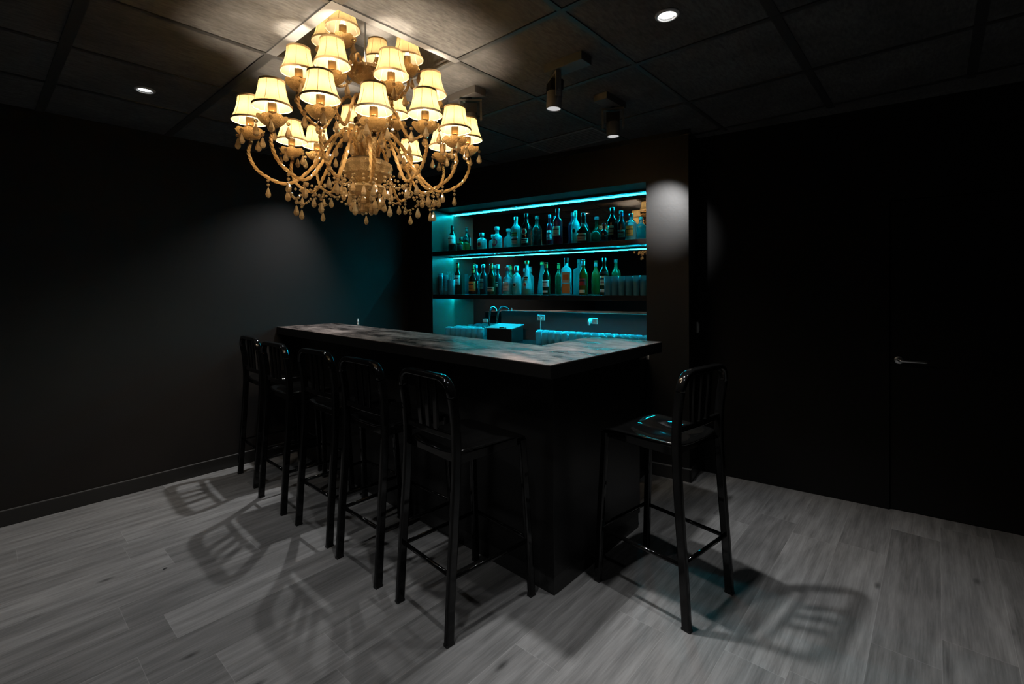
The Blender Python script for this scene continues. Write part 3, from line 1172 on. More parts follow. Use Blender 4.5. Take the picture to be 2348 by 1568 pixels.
def bottle(x, top, base, width, v, shelf, shape, glass, cap, labels, label, liquid=None, turn=0.0):
    u, _, _ = on_bar(x, base, v)
    p = bar(u, v, shelf)
    depth = (p - Vector((0, 0, CAM_H))).dot(FWD)
    h = (base - top) * depth / F_PX
    r = width * depth / F_PX / 2
    t = thing('bottle', label, 'bottle', p + Vector((0, 0, .0005)), BAR_ROT + turn, 'bottles on the bar shelves')
    capz = CAP_FROM[shape]
    if shape == 'square':
        bm = bmesh.new()
        secs = [(1, 0), (1, .66), (.97, .70), (.80, .735), (.46, .765), (.40, .80), (.40, .985), (.36, 1)]
        rings = []
        for k, z in secs:
            a = r * k
            cr = a * (.22 if z < .74 else .98)
            rings.append([bm.verts.new((px_, py_, z * h)) for px_, py_ in rect(2 * a, 2 * a, min(cr, a * .98))])
        bm.faces.new(rings[0][::-1])
        bm.faces.new(rings[-1])
        for a, b in zip(rings, rings[1:]):
            for i in range(len(a)):
                j = (i + 1) % len(a)
                bm.faces.new((a[i], a[j], b[j], b[i]))
        obj('glass', bm, G[glass], t, smooth=True, bevel=.001)
        r_at = lambda z: r * 1.0
    else:
        prof = [(a * r, b * h) for a, b in OUT[shape]]
        bm = bmesh.new()
        lathe(bm, prof, 24)
        obj('glass', bm, G[glass], t, smooth=True)
        r_at = lambda z: radius_at(prof, z)
    rc = (.40 if shape == 'square' else radius_at(OUT[shape], (capz + 1) / 2)) * r + .0012
    bm = bmesh.new()
    lathe(bm, [(rc, capz * h), (rc + .0004, capz * h + .002), (rc, h + .001), (rc * .8, h + .0025), (0, h + .0025)], 18)
    obj('cap', bm, CAPM[cap], t, smooth=True)
    if liquid and shape != 'square':
        lv = liquid[1]
        pr = [(max(0, a * r - .003), max(.006, b * h)) for a, b in OUT[shape] if b <= lv]
        pr.append((max(.002, radius_at(OUT[shape], lv) * r - .003), lv * h))
        pr.append((0, lv * h))
        bm = bmesh.new()
        lathe(bm, pr, 20)
        obj('liquid', bm, G[liquid[0]], t, smooth=True)
    for lb in labels:
        kind, col = lb[0], lb[1]
        if kind == 'round':
            o = round_label(r_at, lb[2] * h, lb[3] * r, .0008, PAPER[col], 'label', t)
            round_label(r_at, lb[2] * h, lb[3] * r * .62, .0016, INKR if col in ('cream', 'tan') else INK if col == 'white' else PAPER['white'] if col == 'pink' else INK, 'emblem', o)
        elif shape == 'square':
            z0, z1 = lb[2] * h, lb[3] * h
            bm = bmesh.new()
            box(bm, (-r - .0012, -r * .84, z0), (-r - .0004, r * .84, z1))
            o = obj('label', bm, PAPER[col], t)
            if len(lb) > 4:
                bm = bmesh.new()
                box(bm, (-r - .0020, -r * .6, z0 + (z1 - z0) * .3), (-r - .0013, r * .6, z0 + (z1 - z0) * .75))
                obj('print', bm, PAPER[lb[4]], o)
        else:
            o = label_patch(r_at, lb[2] * h, lb[3] * h, lb[4] if len(lb) > 4 else 1.15, .0008, PAPER[col], 'label', t)
            if lb[3] - lb[2] > .12:
                zz = lb[2] + (lb[3] - lb[2]) * .62
                label_patch(r_at, zz * h, (zz + .035) * h, .75, .0018, INK, 'print', o, n=1)
                zz = lb[2] + (lb[3] - lb[2]) * .25
                label_patch(r_at, zz * h, (zz + .016) * h, .55, .0018, INKR if col in ('white', 'cream') else INK, 'print', o, n=1)
    return t


U, Lo = SH1_T, SH2_T
bottle(1037.5, 510, 572, 19, .22, U, 'wine', 'dark', 'black', [('band', 'white', .30, .62, 1.5)], 'dark wine bottle with a white label, furthest left on the upper shelf')
bottle(1057, 535, 570, 17, .295, U, 'squat', 'amber', 'black', [('band', 'black', .2, .5)], 'small amber squat bottle just right of the leftmost wine bottle')
bottle(1105, 530, 571, 22, .24, U, 'squat', 'clear', 'silver', [('round', 'tan', .36, .62)], 'small squat clear bottle with a brown round label on the upper shelf', ('pale', .45))
bottle(1140, 516, 569, 23, .24, U, 'gin', 'clear', 'white', [('round', 'pink', .32, .72)], 'clear bottle with a big pink round label on the upper shelf', ('pale', .45))
bottle(1183.5, 494, 567, 21, .24, U, 'tall', 'clear', 'silver', [('band', 'white', .14, .36, .9), ('band', 'green', .38, .52, .8)], 'tall clear bottle with green print left of the black bottle with a round label', ('pale', .6))
bottle(1207, 484, 563.5, 23, .24, U, 'vermouth', 'dark', 'black', [('round', 'cream', .47, .66), ('band', 'cream', .14, .28, .9)], 'tall black bottle with a round cream label in the middle of the upper shelf')
bottle(1261, 486, 560, 14, .29, U, 'tall', 'red', 'blue', [('band', 'white', .22, .52, 1.0)], 'slim red bottle with a pale label, left of the taller ruby one')
bottle(1279, 475, 560, 22, .19, U, 'tall', 'red', 'red', [('band', 'cream', .26, .52, 1.0)], 'tall ruby red liqueur bottle with a cream label on the upper shelf')
bottle(1320, 480, 558.5, 19, .25, U, 'wine', 'clear', 'silver', [('round', 'teal', .42, .7)], 'tall clear bottle with a blue round label behind the squat red sealed one', ('pale', .5))
bottle(1338, 486, 557.5, 32, .20, U, 'round', 'brown', 'red', [('band', 'cream', .10, .34, .8), ('round', 'red', .60, .3)], 'wide round dark bottle with a red seal and a cream label')
bottle(1385, 511, 554, 17, .12, U, 'gin', 'teal', 'red', [('band', 'black', .12, .36)], 'small dark blue bottle with a red neck, left of the tallest black bottle')
bottle(1404.5, 472, 553, 26, .24, U, 'vermouth', 'dark', 'black', [('band', 'tan', .22, .48, .55)], 'tallest black bottle with a narrow brown label near the right end of the upper shelf')
bottle(1426, 480, 551.5, 17, .24, U, 'wine', 'teal', 'blue', [('band', 'teal', .16, .40, 1.2)], 'dark teal bottle between the tallest black bottle and the clear one')
bottle(1447, 487, 550.5, 25, .22, U, 'tall', 'clear', 'silver', [('band', 'yellow', .20, .56, .7)], 'clear square shouldered bottle with a yellow label at the right end of the upper shelf', ('pale', .58))

bottle(1050, 600, 672, 18, .20, Lo, 'wine', 'brown', 'orange', [('band', 'white', .30, .60, 1.25)], 'dark bottle with an orange cap and a white label on the lower shelf')
bottle(1085, 614, 673, 20, .17, Lo, 'wine', 'brown', 'orange', [('band', 'orange', .14, .50, 1.2)], 'dark bottle with an orange label and orange cap on the lower shelf')
bottle(1092, 604, 671, 18, .28, Lo, 'tall', 'teal', 'blue', [('band', 'teal', .2, .45)], 'taller teal bottle standing behind the orange labelled one')
bottle(1109, 604, 672, 18, .24, Lo, 'vermouth', 'teal', 'silver', [('band', 'teal', .18, .52, .6)], 'dark teal bottle with a bright cap, left of the green bottle')
bottle(1127, 604, 674, 19, .17, Lo, 'wine', 'darkgreen', 'gold', [('band', 'tan', .10, .24, 1.2)], 'dark green bottle with a tan label low down on the lower shelf')
bottle(1142, 604, 672, 17, .25, Lo, 'gin', 'teal', 'silver', [('band', 'white', .26, .42, .5)], 'dark teal bottle with a small white label, right of the green bottle')
bottle(1164, 611, 673, 21, .18, Lo, 'gin', 'clear', 'red', [('band', 'white', .12, .46, 1.0)], 'short clear bottle with a white label in the left half of the lower shelf', ('pale', .4))
bottle(1185, 607, 672, 20, .22, Lo, 'squat', 'clear', 'silver', [('round', 'white', .34, .5)], 'clear bottle with a round white emblem on the lower shelf', ('pale', .4))
bottle(1209, 599, 676, 25, .20, Lo, 'cone', 'clear', 'gold', [('round', 'tan', .30, .4), ('band', 'tan', .42, .54, .7)], 'clear cone shaped bottle with a bright green foot on the lower shelf', ('green', .18))
bottle(1253, 604, 677, 18, .22, Lo, 'wine', 'darkgreen', 'orange', [('band', 'white', .24, .46, 1.2), ('band', 'white', .07, .13, .8)], 'dark bottle with a white shield label in the middle of the lower shelf')
bottle(1299, 593, 677, 22, .21, Lo, 'square', 'clear', 'black', [('f', 'orange', .04, .30), ('f', 'cream', .32, .62, 'orange')], 'square clear bottle with an orange picture label on the lower shelf', turn=.35)
bottle(1338, 598, 678, 21, .21, Lo, 'wine', 'amber', 'silver', [('band', 'red', .26, .46, .9), ('band', 'cream', .06, .14, .7)], 'amber bottle with red and cream labels on the lower shelf')
bottle(1386, 593, 677, 22, .21, Lo, 'vermouth', 'darkgreen', 'black', [('band', 'cream', .26, .52, .7), ('band', 'white', .08, .16, .7), ('band', 'black', .56, .64, 1.1)], 'tall dark green bottle with a cream label, left of the tall glasses')

# ------------------------------------------------------------------ the bar
CZ = 1.115
CT = [(1.625, 1.225), (2.72, 1.222), (2.72, 1.715), (2.14, 1.673), (2.293, YL - .001), (1.753, YL - .001)]
bm = bmesh.new()
prism(bm, CT, CZ - .062, CZ - .002)
ctop = tag(obj('countertop', bm, M['bar_black'], bevel=.003), 'worn glossy black L shaped countertop with a lit front corner', 'countertop')
bm = bmesh.new()
prism(bm, [(x + (.002 if x < 1.7 else -.002 if x > 2.7 else 0), y + (.002 if y < 1.3 else 0)) for x, y in CT], CZ - .003, CZ)
obj('top_surface', bm, M['counter'], ctop, bevel=.0015)['label'] = 'worn lacquer top surface'
BX, BY = 1.79, 1.335
t = thing('bar_cabinet', 'plain black L shaped bar body under the countertop', 'bar', (BX, BY, 0))
bm = bmesh.new()
pts = [(BX, BY), (2.655, BY), (2.655, 1.66), (2.08, 1.64), (2.22, YL - .002), (BX + .10, YL - .002)]
prism(bm, [(a - BX, b - BY) for a, b in pts], .085, CZ - .063)
obj('front_panel', bm, M['bar_black'], t, bevel=.002)
bm = bmesh.new()
pts = [(BX + .004, BY + .004), (2.64, BY + .004), (2.64, 1.65), (2.09, 1.63), (2.21, YL - .003), (BX + .104, YL - .003)]
prism(bm, [(a - BX, b - BY) for a, b in pts], 0, .085)
obj('plinth', bm, M['base'], t)

# small pale ornament at the far end of the counter
p = on_z(821, 745, CZ)
bm = bmesh.new()
lathe(bm, [(0, 0), (.007, 0), (.010, .010), (.006, .022), (.009, .030), (.005, .046), (0, .062)], 8)
tag(obj('glass_ornament', bm, M['white_plastic'], loc=(p.x, p.y, CZ)), 'tiny pale pointed ornament standing at the far end of the black countertop', 'ornament')

# striped vent plate on the pillar, seen past the bar
u, v, z = on_bar(1483, 819, 0)
t = thing('vent_plate', 'tiny white slatted vent plate on the pillar just under the counter end', 'vent', bar(u, 0, z), BAR_ROT)
bm = bmesh.new()
box(bm, (-.004, -.022, -.017), (-.0002, .022, .017))
obj('backing', bm, M['black_plastic'], t)
for k in range(4):
    bm = bmesh.new()
    box(bm, (-.009, -.021, -.016 + k * .0087), (-.004, .021, -.0105 + k * .0087))
    obj('slat', bm, M['white_plastic'], t)

# light switch on the side of the block
d = ray(1600, 750)
o0 = bar(0, 0, 0)
tt = (-TW).dot(o0) / (-TW).dot(d)
q = Vector((0, 0, CAM_H)) + d * tt
t = thing('light_switch', 'small pale light switch on the dark return wall beside the pillar', 'switch', q, BAR_ROT)
bm = bmesh.new()
box(bm, (-.04, -.009, -.043), (.04, -.0002, .043))
obj('face_plate', bm, M['white_plastic'], t, bevel=.003)
bm = bmesh.new()
box(bm, (-.026, -.013, -.028), (.026, -.009, .028))
obj('rocker', bm, M['white_plastic'], t, bevel=.002)

# emergency exit sign behind the camera, seen in the mirror
t = thing('exit_sign', 'green exit sign hanging from the ceiling, seen reversed in the bar mirror', 'sign', (-.70, 3.52, 2.485), 0.25)
bm = bmesh.new()
box(bm, (-.012, -.165, -.105), (.0, .165, .09))
obj('panel', bm, M['sign_green'], t, bevel=.003)
bm = bmesh.new()
for s in (-.12, .12):
    box(bm, (-.008, s - .003, .09), (-.002, s + .003, CEIL - 2.485 - .001))
obj('hanger', bm, M['steel'], t)
for txt, zz in (('SALIDA', .010), ('EXIT', -.085)):
    cu = bpy.data.curves.new('lettering', 'FONT')
    cu.body = txt
    cu.size = .088
    cu.align_x = 'CENTER'
    cu.extrude = .001
    tmp = bpy.data.objects.new('lettering_curve', cu)
    C.objects.link(tmp)
    me = bpy.data.meshes.new_from_object(tmp.evaluated_get(bpy.context.evaluated_depsgraph_get()))
    bpy.data.objects.remove(tmp)
    me.materials.clear()
    me.materials.append(M['sign_white'])
    o = bpy.data.objects.new('lettering', me)
    C.objects.link(o)
    o.parent = t
    o.location = (.0015, 0, zz)
    o.rotation_euler = (PI / 2, 0, PI / 2)

# small dark scrap on the floor
p = on_z(378, 1304, 0)
bm = bmesh.new()
vs = [bm.verts.new(c) for c in ((-.014, -.004, 0), (-.002, -.008, 0), (.013, -.003, 0), (.010, .006, 0), (-.006, .007, 0), (-.003, -.001, .006), (.007, .001, .004))]
for f in ((0, 1, 5), (1, 2, 6), (1, 6, 5), (2, 3, 6), (3, 4, 5), (3, 5, 6), (4, 0, 5), (0, 4, 3, 2, 1)):
    bm.faces.new([vs[i] for i in f])
tag(obj('paper_scrap', bm, M['black_plastic'], loc=(p.x, p.y, .0005)), 'tiny black scrap lying on the open wooden floor at left', 'scrap')

# ------------------------------------------------------------------ bar stools (local +y faces the bar)
def make_stool():
    t = thing('bar_stool', 'x', 'bar stool', (0, 0, 0), 0, 'black slat back bar stools')
    sm = M['stool']
    # seat: dished pan
    bm = bmesh.new()
    n = 14
    grid = []
    for j in range(n + 1):
        fy = -1 + 2 * j / n
        row = []
        for i in range(n + 1):
            fx = -1 + 2 * i / n
            w = .192 + .018 * fy
            y = .012 + .205 * fy
            # rounded corners
            k = 1.0
            if abs(fx) > .7 and abs(fy) > .7:
                k = 1 - .045 * (abs(fx) - .7) / .3 * (abs(fy) - .7) / .3
            x = fx * w * k
            y = .012 + .205 * fy * k
            dish = math.exp(-((abs(fx) - .42) / .26) ** 2) * math.exp(-((fy + .12) / .55) ** 2)
            z = .770 - .020 * dish - .012 * max(0, 1 - (fx / .2) ** 2) * 0 - .010 * (1 - fx * fx) * (1 - max(0, fy) ** 2) - .022 * max(0, fy - .55) ** 2 * 4 - .004 * (fy < -.9)
            row.append(bm.verts.new((x, y, z)))
        grid.append(row)
    for j in range(n):
        for i in range(n):
            bm.faces.new((grid[j][i], grid[j][i + 1], grid[j + 1][i + 1], grid[j + 1][i]))
    seat = obj('seat', bm, sm, t, smooth=True)
    so = seat.modifiers.new('thick', 'SOLIDIFY')
    so.thickness = .012
    so.offset = -1
    sb = seat.modifiers.new('smooth', 'SUBSURF')
    sb.levels = 1
    sb.render_levels = 2
    # apron under the seat
    bm = bmesh.new()
    for a, b in (((-.170, -.178), (.170, -.164)), ((-.180, .188), (.180, .202)), ((-.182, -.17), (-.170, .19)), ((.170, -.17), (.182, .19))):
        box(bm, (a[0], a[1], .715), (b[0], b[1], .752))
    obj('apron', bm, sm, t, bevel=.002)
    sec = rect(.040, .026, .007)
    for s in (-1, 1):
        bm = bmesh.new()
        pth = catmull([(s * .190, -.238, 0), (s * .188, -.222, .25), (s * .186, -.200, .55), (s * .186, -.190, .76), (s * .187, -.196, .90), (s * .188, -.210, 1.0)], 6)
        sweep(bm, pth, sec, up=Vector((1, 0, 0)))
        o = obj('leg', bm, sm, t, smooth=False, bevel=.002)
        bm = bmesh.new()
        box(bm, (s * .190 - .0125, -.2375 - .0195, 0), (s * .190 + .0125, -.2375 + .0195, .010))
        obj('foot_cap', bm, M['black_plastic'], o)
        bm = bmesh.new()
        pth = catmull([(s * .206, .228, 0), (s * .198, .215, .30), (s * .186, .192, .74)], 6)
        sweep(bm, pth, rect(.036, .026, .007), up=Vector((1, 0, 0)))
        o = obj('leg', bm, sm, t, smooth=False, bevel=.002)
        bm = bmesh.new()
        box(bm, (s * .2055 - .0125, .2275 - .0175, 0), (s * .2055 + .0125, .2275 + .0175, .010))
        obj('foot_cap', bm, M['black_plastic'], o)
    # arched top of the back
    bm = bmesh.new()
    pts = [(-.188, -.210, 1.0)]
    for k in range(7):
        a = PI - k * PI / 12
        pts.append((-.188 + .075 + .075 * math.cos(a), -.212 - .006 * math.sin(k * PI / 12), 1.003 + .072 * math.sin(a)))
    for k in range(7):
        a = PI / 2 - k * PI / 12
        pts.append((.188 - .075 + .075 * math.cos(a), -.212 - .006 * math.cos(k * PI / 12), 1.003 + .072 * math.sin(a)))
    pts.append((.188, -.210, 1.0))
    path = [Vector(p) for p in pts]
    # keep the flat band facing up and down along the arch
    rings = []
    n = len(path)
    for i, p in enumerate(path):
        tg = (path[min(i + 1, n - 1)] - path[max(i - 1, 0)]).normalized()
        dpt = Vector((0, 1, 0))
        nrm = tg.cross(dpt).normalized()
        rings.append([bm.verts.new(p + dpt * y_ + nrm * z_) for y_, z_ in rect(.040, .026, .007)])
    for a, b in zip(rings, rings[1:]):
        for k in range(len(a)):
            bm.faces.new((a[k], a[(k + 1) % len(a)], b[(k + 1) % len(a)], b[k]))
    bm.faces.new(rings[0][::-1])
    bm.faces.new(rings[-1])
    obj('top_rail', bm, sm, t, smooth=True)
    bm = bmesh.new()
    sweep(bm, [Vector((-.176, -.190, .830)), Vector((0, -.200, .830)), Vector((.176, -.190, .830))], rect(.020, .030, .006), up=Vector((0, 0, 1)))
    obj('lower_rail', bm, sm, t, bevel=.002)
    for s in (-.062, 0, .062):
        bm = bmesh.new()
        pth = catmull([(s * .9, -.198, .835), (s, -.205, .95), (s, -.214, 1.066)], 5)
        sweep(bm, pth, rect(.012, .030, .003), up=Vector((1, 0, 0)))
        obj('slat', bm, sm, t)
    cr = circle(.0095, 10)
    for a, b in (((-.188, -.222, .272), (.188, -.222, .272)), ((-.198, .215, .272), (.198, .215, .272)), ((-.188, -.215, .262), (-.198, .208, .262)), ((.188, -.215, .262), (.198, .208, .262))):
        bm = bmesh.new()
        sweep(bm, [Vector(a), Vector(b)], cr)
        obj('stretcher', bm, sm, t, smooth=True)
    return t


stool0 = make_stool()


def seat_at(rear, head, label, o):
    h = Vector((head[0], head[1], 0)).normalized()
    p = Vector((rear[0], rear[1], 0)) + h * .238
    o.location = p
    o.rotation_euler = (0, 0, math.atan2(h.y, h.x) - PI / 2)
    o['label'] = label


stools = [((1.280, 1.665), (.382, -.031), 'black slat back bar stool nearest to us on the long side of the bar'),
          ((1.292, 2.212), (.393, -.006), 'black bar stool second nearest on the long side of the bar'),
          ((1.313, 2.735), (.393, .0), 'black bar stool in the middle of the row along the bar'),
          ((1.313, 3.318), (.417, -.010), 'black bar stool second from the left wall'),
          ((1.370, 3.895), (.385, -.024), 'black bar stool furthest away, next to the left wall'),
          ((2.164, .756), (.055, .376), 'black bar stool standing alone at the short right end of the bar')]
for i, (rear, head, lab) in enumerate(stools):
    o = stool0 if i == 0 else dup(stool0)
    seat_at(rear, head, lab, o)

# ------------------------------------------------------------------ chandelier
AX = Vector((1.315, 2.128, 0))
LAT = Vector((RIGHT.x, RIGHT.y, 0)).normalized()
ch = thing('chandelier', 'large crystal chandelier with cream pleated shades hanging from the raised ceiling tile', 'chandelier', (AX.x, AX.y, 0))


def ring_point(px, py, R, zc, side, wz=1.0, wr=1.0):
    """the spot on the lamp ring that the photograph shows"""
    d = ray(px, py)
    best = None
    for k in range(400):
        t = 1.2 + k * .005
        q = Vector((0, 0, CAM_H)) + d * t
        rel = Vector((q.x - AX.x, q.y - AX.y, 0))
        near = rel.dot(FWD) < 0
        if (side == 'n') != near:
            continue
        e = wz * (q.z - zc) ** 2 + wr * (rel.length - R) ** 2
        if best is None or e < best[0]:
            best = (e, q)
    return best[1]


LAMPS = [  # pixel of the shade's lower rim, ring radius, height, near or far half, tier
    (573, 278, .50, 2.21, 'n', 0), (624, 246, .50, 2.21, 'n', 0), (669, 325, .45, 2.21, 'f', 0), (727, 336, .45, 2.21, 'f', 0),
    (735, 228, .48, 2.21, 'n', 0), (857, 255, .45, 2.21, 'n', 0), (975, 264, .45, 2.21, 'n', 0), (1043, 299, .48, 2.21, 'n', 0),
    (1072, 321, .50, 2.21, 'f', 0), (1015, 338, .46, 2.21, 'f', 0), (940, 364, .47, 2.24, 'f', 0),
    (762, 150, .33, 2.41, 'n', 1), (685, 167, .33, 2.41, 'n', 1), (897, 175, .33, 2.41, 'n', 1), (988, 218, .33, 2.41, 'f', 1),
    (806, 291, .33, 2.38, 'f', 1), (906, 265, .33, 2.41, 'f', 1),
    (786, 67, .20, 2.66, 'n', 2), (752, 98, .20, 2.66, 'f', 2), (866, 140, .20, 2.66, 'f', 2), (934, 137, .20, 2.64, 'n', 2)]

# pieces shared by every lamp
SH_H, SH_B, SH_T = .108, .0765, .049


def shade_profile(k):
    f = k / 7
    r = SH_T + (SH_B - SH_T) * (f ** 2.1 * .80 + f * .20)
    return r, SH_H * (1 - f)


bm = bmesh.new()
seg = 48
rings = []
for k in range(8):
    r, z = shade_profile(k)
    rings.append([bm.verts.new((r * (1 + .010 * math.cos(16 * 2 * PI * i / seg)) * math.cos(2 * PI * i / seg), r * (1 + .010 * math.cos(16 * 2 * PI * i / seg)) * math.sin(2 * PI * i / seg), z)) for i in range(seg)])
for a, b in zip(rings, rings[1:]):
    for i in range(seg):
        bm.faces.new((a[i], b[i], b[(i + 1) % seg], a[(i + 1) % seg]))
shade0 = obj('lamp_shade', bm, M['shade'], smooth=True)
bm = bmesh.new()
for zz, rr in ((.003, shade_profile(7)[0]), (SH_H - .003, SH_T)):
    lathe(bm, [(rr - .001, zz - .004), (rr + .0012, zz - .004), (rr + .0014, zz + .004), (rr - .001, zz + .004), (rr - .001, zz - .004)], 40)
for i in range(8):
    a = i * PI / 4
    pth = [Vector(((shade_profile(k)[0] + .0006) * math.cos(a), (shade_profile(k)[0] + .0006) * math.sin(a), shade_profile(k)[1])) for k in range(8)]
    sweep(bm, pth, circle(.0008, 5), up=Vector((math.cos(a), math.sin(a), .3)))
trim0 = obj('shade_trim', bm, M['trim_cloth'])
bm = bmesh.new()
lathe(bm, [(.0, .0165), (.016, .0165), (.0175, .015), (.0165, -.020), (0, -.020)], 18)
sleeve0 = obj('candle_sleeve', bm, M['sleeve'], smooth=True)
bm = bmesh.new()
lathe(bm, [(.0135, -.020), (.0145, -.022), (.0135, -.046), (.010, -.052), (.006, -.054), (.006, -.084), (.011, -.086), (.011, -.104), (0, -.104)], 18)
cup0_ = obj('candle_cup', bm, M['cup'], smooth=True)
bm = bmesh.new()
sg = 48
pr = [(.010, -.082), (.024, -.079), (.040, -.069), (.052, -.056), (.0585, -.046), (.0565, -.046), (.049, -.055), (.038, -.066), (.022, -.074), (.010, -.076)]
rings = []
for r, z in pr:
    ring = []
    for i in range(sg):
        a = 2 * PI * i / sg
        f = max(0, (r - .03) / .03)
        ring.append(bm.verts.new((r * (1 + .05 * f * abs(math.cos(4 * a))) * math.cos(a), r * (1 + .05 * f * abs(math.cos(4 * a))) * math.sin(a), z + .007 * f * abs(math.cos(4 * a)))))
    rings.append(ring)
for a, b in zip(rings, rings[1:]):
    for i in range(sg):
        bm.faces.new((a[i], a[(i + 1) % sg], b[(i + 1) % sg], b[i]))
dish0 = obj('drip_pan', bm, M['cut'])
bm = bmesh.new()
lathe(bm, [(0, .0165), (.005, .017), (.0085, .024), (.008, .036), (.004, .046), (0, .052)], 14)
bulb0 = obj('bulb', bm, M['bulb'], smooth=True)


def drop_mesh(bm, top, size=1.0, bead=True, seg=6, rot=0.0):
    """a bead and an almond cut crystal below it"""
    x, y, z = top
    if bead:
        s = .0085 * size
        lathe(bm, [(0, z), (s * .7, z - s * .35), (s, z - s), (s * .7, z - s * 1.65), (0, z - s * 2)], 8, x, y)
        z -= s * 2.25
    h, w = .052 * size, .0140 * size
    lathe(bm, [(0, z), (w * .28, z - h * .10), (w * .70, z - h * .42), (w, z - h * .68), (w * .80, z - h * .87), (w * .35, z - h * .98), (0, z - h)], seg, x, y)
    return z - h


bm = bmesh.new()
drop_mesh(bm, (0, 0, 0))
drop0 = obj('crystal_drop', bm, M['crystal'])
protos = [shade0, trim0, sleeve0, cup0_, dish0, bulb0, drop0]


def arm_path(c, R, z_end, zc, tier):
    """a swan neck from the stem to the cup, in the upright plane of the lamp"""
    d = Vector((c.x, c.y, 0)).normalized()
    if tier == 0:
        dip = max(1.90, z_end - .17)
        pts = [(.050, zc), (.066, zc + .10), (.115, zc + .165), (.185, zc + .10), (.25, zc - .02), (R * .70, dip), (R * .92, dip + .04), (R * 1.01, z_end - .055), (R, z_end)]
    elif tier == 1:
        dip = z_end - .115
        pts = [(.040, zc), (.055, zc + .07), (.095, zc + .105), (.145, zc + .05), (R * .66, dip), (R * .90, dip + .025), (R * 1.01, z_end - .04), (R, z_end)]
    else:
        dip = z_end - .085
        pts = [(.030, zc), (.040, zc + .06), (.075, zc + .075), (R * .62, dip), (R * .90, dip + .02), (R * 1.01, z_end - .03), (R, z_end)]
    return catmull([d * r + Vector((0, 0, z)) for r, z in pts], 9)


TIER_Z = (2.045, 2.27, 2.50)
tips = []
for i, (px, py, R, zc, side, tier) in enumerate(LAMPS):
    q = ring_point(px, py, R, zc, side)
    rel = Vector((q.x - AX.x, q.y - AX.y, 0))
    Rr = rel.length
    bm = bmesh.new()
    pth = arm_path(rel, Rr, q.z - .100, TIER_Z[tier], tier)
    sweep(bm, pth, circle(.0070, 12, 4, .18), up=Vector((-rel.y, rel.x, 0)).normalized(), twist=2 * PI * (7 if tier == 0 else 4))
    arm = obj('lamp_arm', bm, M['rope'], ch, smooth=False)
    tips.append((rel, q.z, tier))
    loc = rel + Vector((0, 0, q.z))
    spin = random.uniform(0, 1)
    for k, src in enumerate(protos[:6]):
        o = src if i == 0 else src.copy()
        if i:
            C.objects.link(o)
        o.parent = arm
        o.location = loc
        o.rotation_euler = (0, 0, spin)
    light('bulb_light', 'POINT', loc + Vector((0, 0, .034)), BULB_POWER * (1, .82, .45)[tier], BULB_COLOR, arm, size=.017)
    for k in range(4):
        o = drop0 if (i == 0 and k == 0) else drop0.copy()
        if not (i == 0 and k == 0):
            C.objects.link(o)
        o.parent = arm
        a = spin + k * PI / 2 + .3
        o.location = loc + Vector((.060 * math.cos(a), .060 * math.sin(a), -.050 - .004 * (k % 2)))
        o.rotation_euler = (0, 0, random.uniform(0, 3))

# stem: suspension rod, glass column, bowls
bm = bmesh.new()
lathe(bm, [(.0045, 2.52), (.0045, RZ - .03)], 10)
lathe(bm, [(.0, RZ - .045), (.045, RZ - .03), (.055, RZ - .001), (0, RZ - .001)], 24)
obj('suspension_rod', bm, M['steel'], ch, smooth=True)


def bowl(name, prof, m, seg=40, lobes=0, amp=0.0):
    bm = bmesh.new()
    lathe(bm, prof, seg, lobes=lobes, amp=amp)
    return obj(name, bm, m, ch)


bowl('top_bowl', [(.012, 2.545), (.05, 2.55), (.082, 2.535), (.085, 2.52), (.070, 2.485), (.035, 2.465), (.014, 2.46)], M['cut'], 40, 16, .02)
bowl('column', [(.014, 2.46), (.030, 2.44), (.020, 2.41), (.036, 2.38), (.040, 2.33), (.024, 2.29), (.05, 2.275), (.055, 2.25), (.030, 2.23), (.045, 2.19), (.050, 2.13), (.034, 2.09), (.028, 2.07)], M['cut'], 32, 8, .03)
bowl('main_bowl', [(.028, 2.075), (.09, 2.078), (.122, 2.062), (.126, 2.045), (.112, 2.010), (.070, 1.975), (.040, 1.965)], M['cut'], 48, 24, .012)
bowl('lower_bowl', [(.040, 1.965), (.085, 1.955), (.092, 1.942), (.078, 1.918), (.045, 1.900), (.020, 1.895)], M['cut'], 40, 16, .02)
bowl('finial', [(.020, 1.896), (.028, 1.885), (.018, 1.868), (.024, 1.850), (.012, 1.832), (0, 1.822)], M['cut'], 16)
bm = bmesh.new()
lathe(bm, [(.030, 2.285), (.060, 2.285), (.060, 2.268), (.030, 2.268)], 24)
lathe(bm, [(.034, 2.085), (.085, 2.085), (.085, 2.079), (.034, 2.079)], 24)
obj('collar', bm, M['cup'], ch, smooth=False)

# hanging crystals under the bowls and from the arms
pend0 = None


def hang(x, y, z, n_bead, size, rot=0.0):
    bm = bmesh.new()
    zz = z
    for k in range(n_bead):
        s = .0088 * size
        lathe(bm, [(0, zz), (s * .7, zz - s * .35), (s, zz - s), (s * .7, zz - s * 1.65), (0, zz - s * 2)], 8, x, y)
        zz -= s * 2.35
    drop_mesh(bm, (x, y, zz), size * 1.05, False)
    return obj('pendant', bm, M['crystal'], ch)


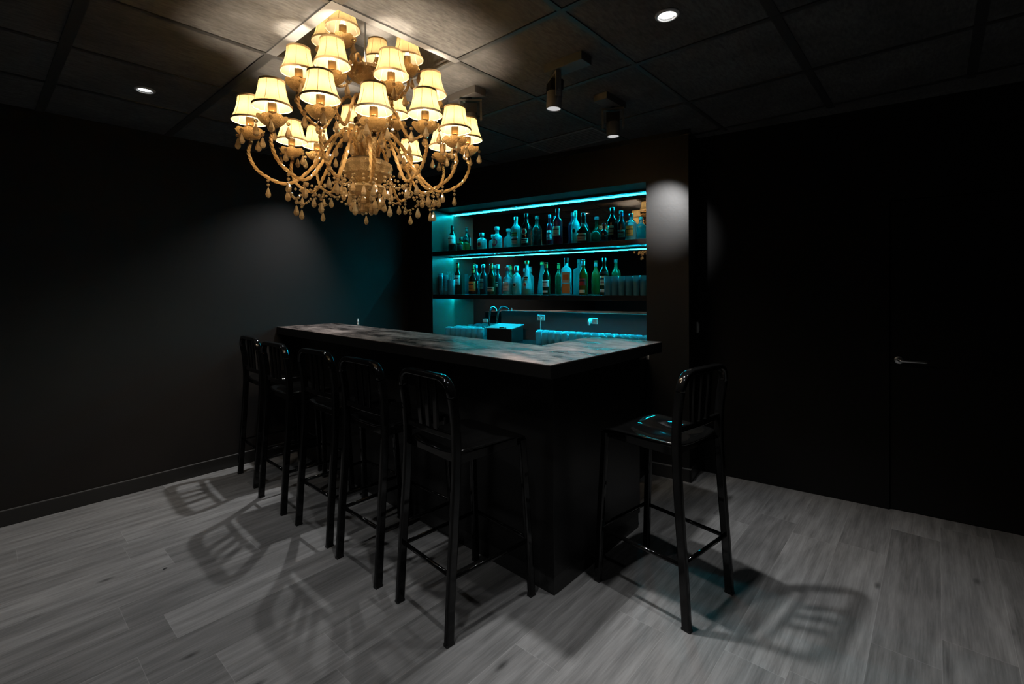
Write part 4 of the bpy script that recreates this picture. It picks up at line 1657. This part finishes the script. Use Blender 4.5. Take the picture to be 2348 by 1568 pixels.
for k in range(14):
    a = k * 2 * PI / 14
    hang(.118 * math.cos(a), .118 * math.sin(a), 1.995, 2 + k % 2, .95)
for k in range(10):
    a = k * 2 * PI / 10 + .2
    hang(.084 * math.cos(a), .084 * math.sin(a), 1.925, 1 + k % 2, 1.0)
for k in range(6):
    a = k * 2 * PI / 6 + .5
    hang(.040 * math.cos(a), .040 * math.sin(a), 1.885, 1, .95)
for k, (rel, zq, tier) in enumerate(tips):
    if tier == 0:
        R = rel.length
        d = rel.normalized()
        dip = max(1.90, zq - .27)
        p = d * (R * .70)
        hang(p.x, p.y, dip - .008, 1, 1.0)
        p = d * (R * .86)
        hang(p.x, p.y, dip + .014, 2, .9)
        p = d * .18
        hang(p.x, p.y, TIER_Z[0] + .085, 1, .9)
    elif tier == 1:
        p = rel.normalized() * (rel.length * .66)
        hang(p.x, p.y, zq - .225, 1, .95)


def garland(a, b, sag, beads):
    bm = bmesh.new()
    A, B = Vector(a), Vector(b)
    for k in range(beads):
        f = (k + .5) / beads
        p = A.lerp(B, f) - Vector((0, 0, sag * 4 * f * (1 - f)))
        s = .0074
        lathe(bm, [(0, p.z + s), (s * .75, p.z + s * .5), (s, p.z), (s * .75, p.z - s * .5), (0, p.z - s)], 7, p.x, p.y)
    obj('bead_garland', bm, M['crystal'], ch)


low = sorted([(math.atan2(r.y, r.x), r, z) for r, z, t_ in tips if t_ == 0])
for i in range(len(low)):
    a, b = low[i], low[(i + 1) % len(low)]
    da, db = a[1].normalized(), b[1].normalized()
    pa = da * (a[1].length * .70)
    pb = db * (b[1].length * .70)
    za, zb = max(1.90, a[2] - .27), max(1.90, b[2] - .27)
    L_ = (pa - pb).length
    garland((pa.x, pa.y, za - .012), (pb.x, pb.y, zb - .012), .065, max(5, int(L_ / .020)))
    m_ = (pa + pb) / 2
    hang(m_.x, m_.y, (za + zb) / 2 - .085, 1, .95)
    garland((pa.x, pa.y, za - .012), (da.x * .12, da.y * .12, 2.02), .05, max(5, int((pa.length - .12) / .021)))
mid = sorted([(math.atan2(r.y, r.x), r, z) for r, z, t_ in tips if t_ == 1])
for i in range(len(mid)):
    a = mid[i]
    d = a[1].normalized()
    garland((a[1].x * .95, a[1].y * .95, a[2] - .075), (d.x * .08, d.y * .08, 2.50), .035, 13)
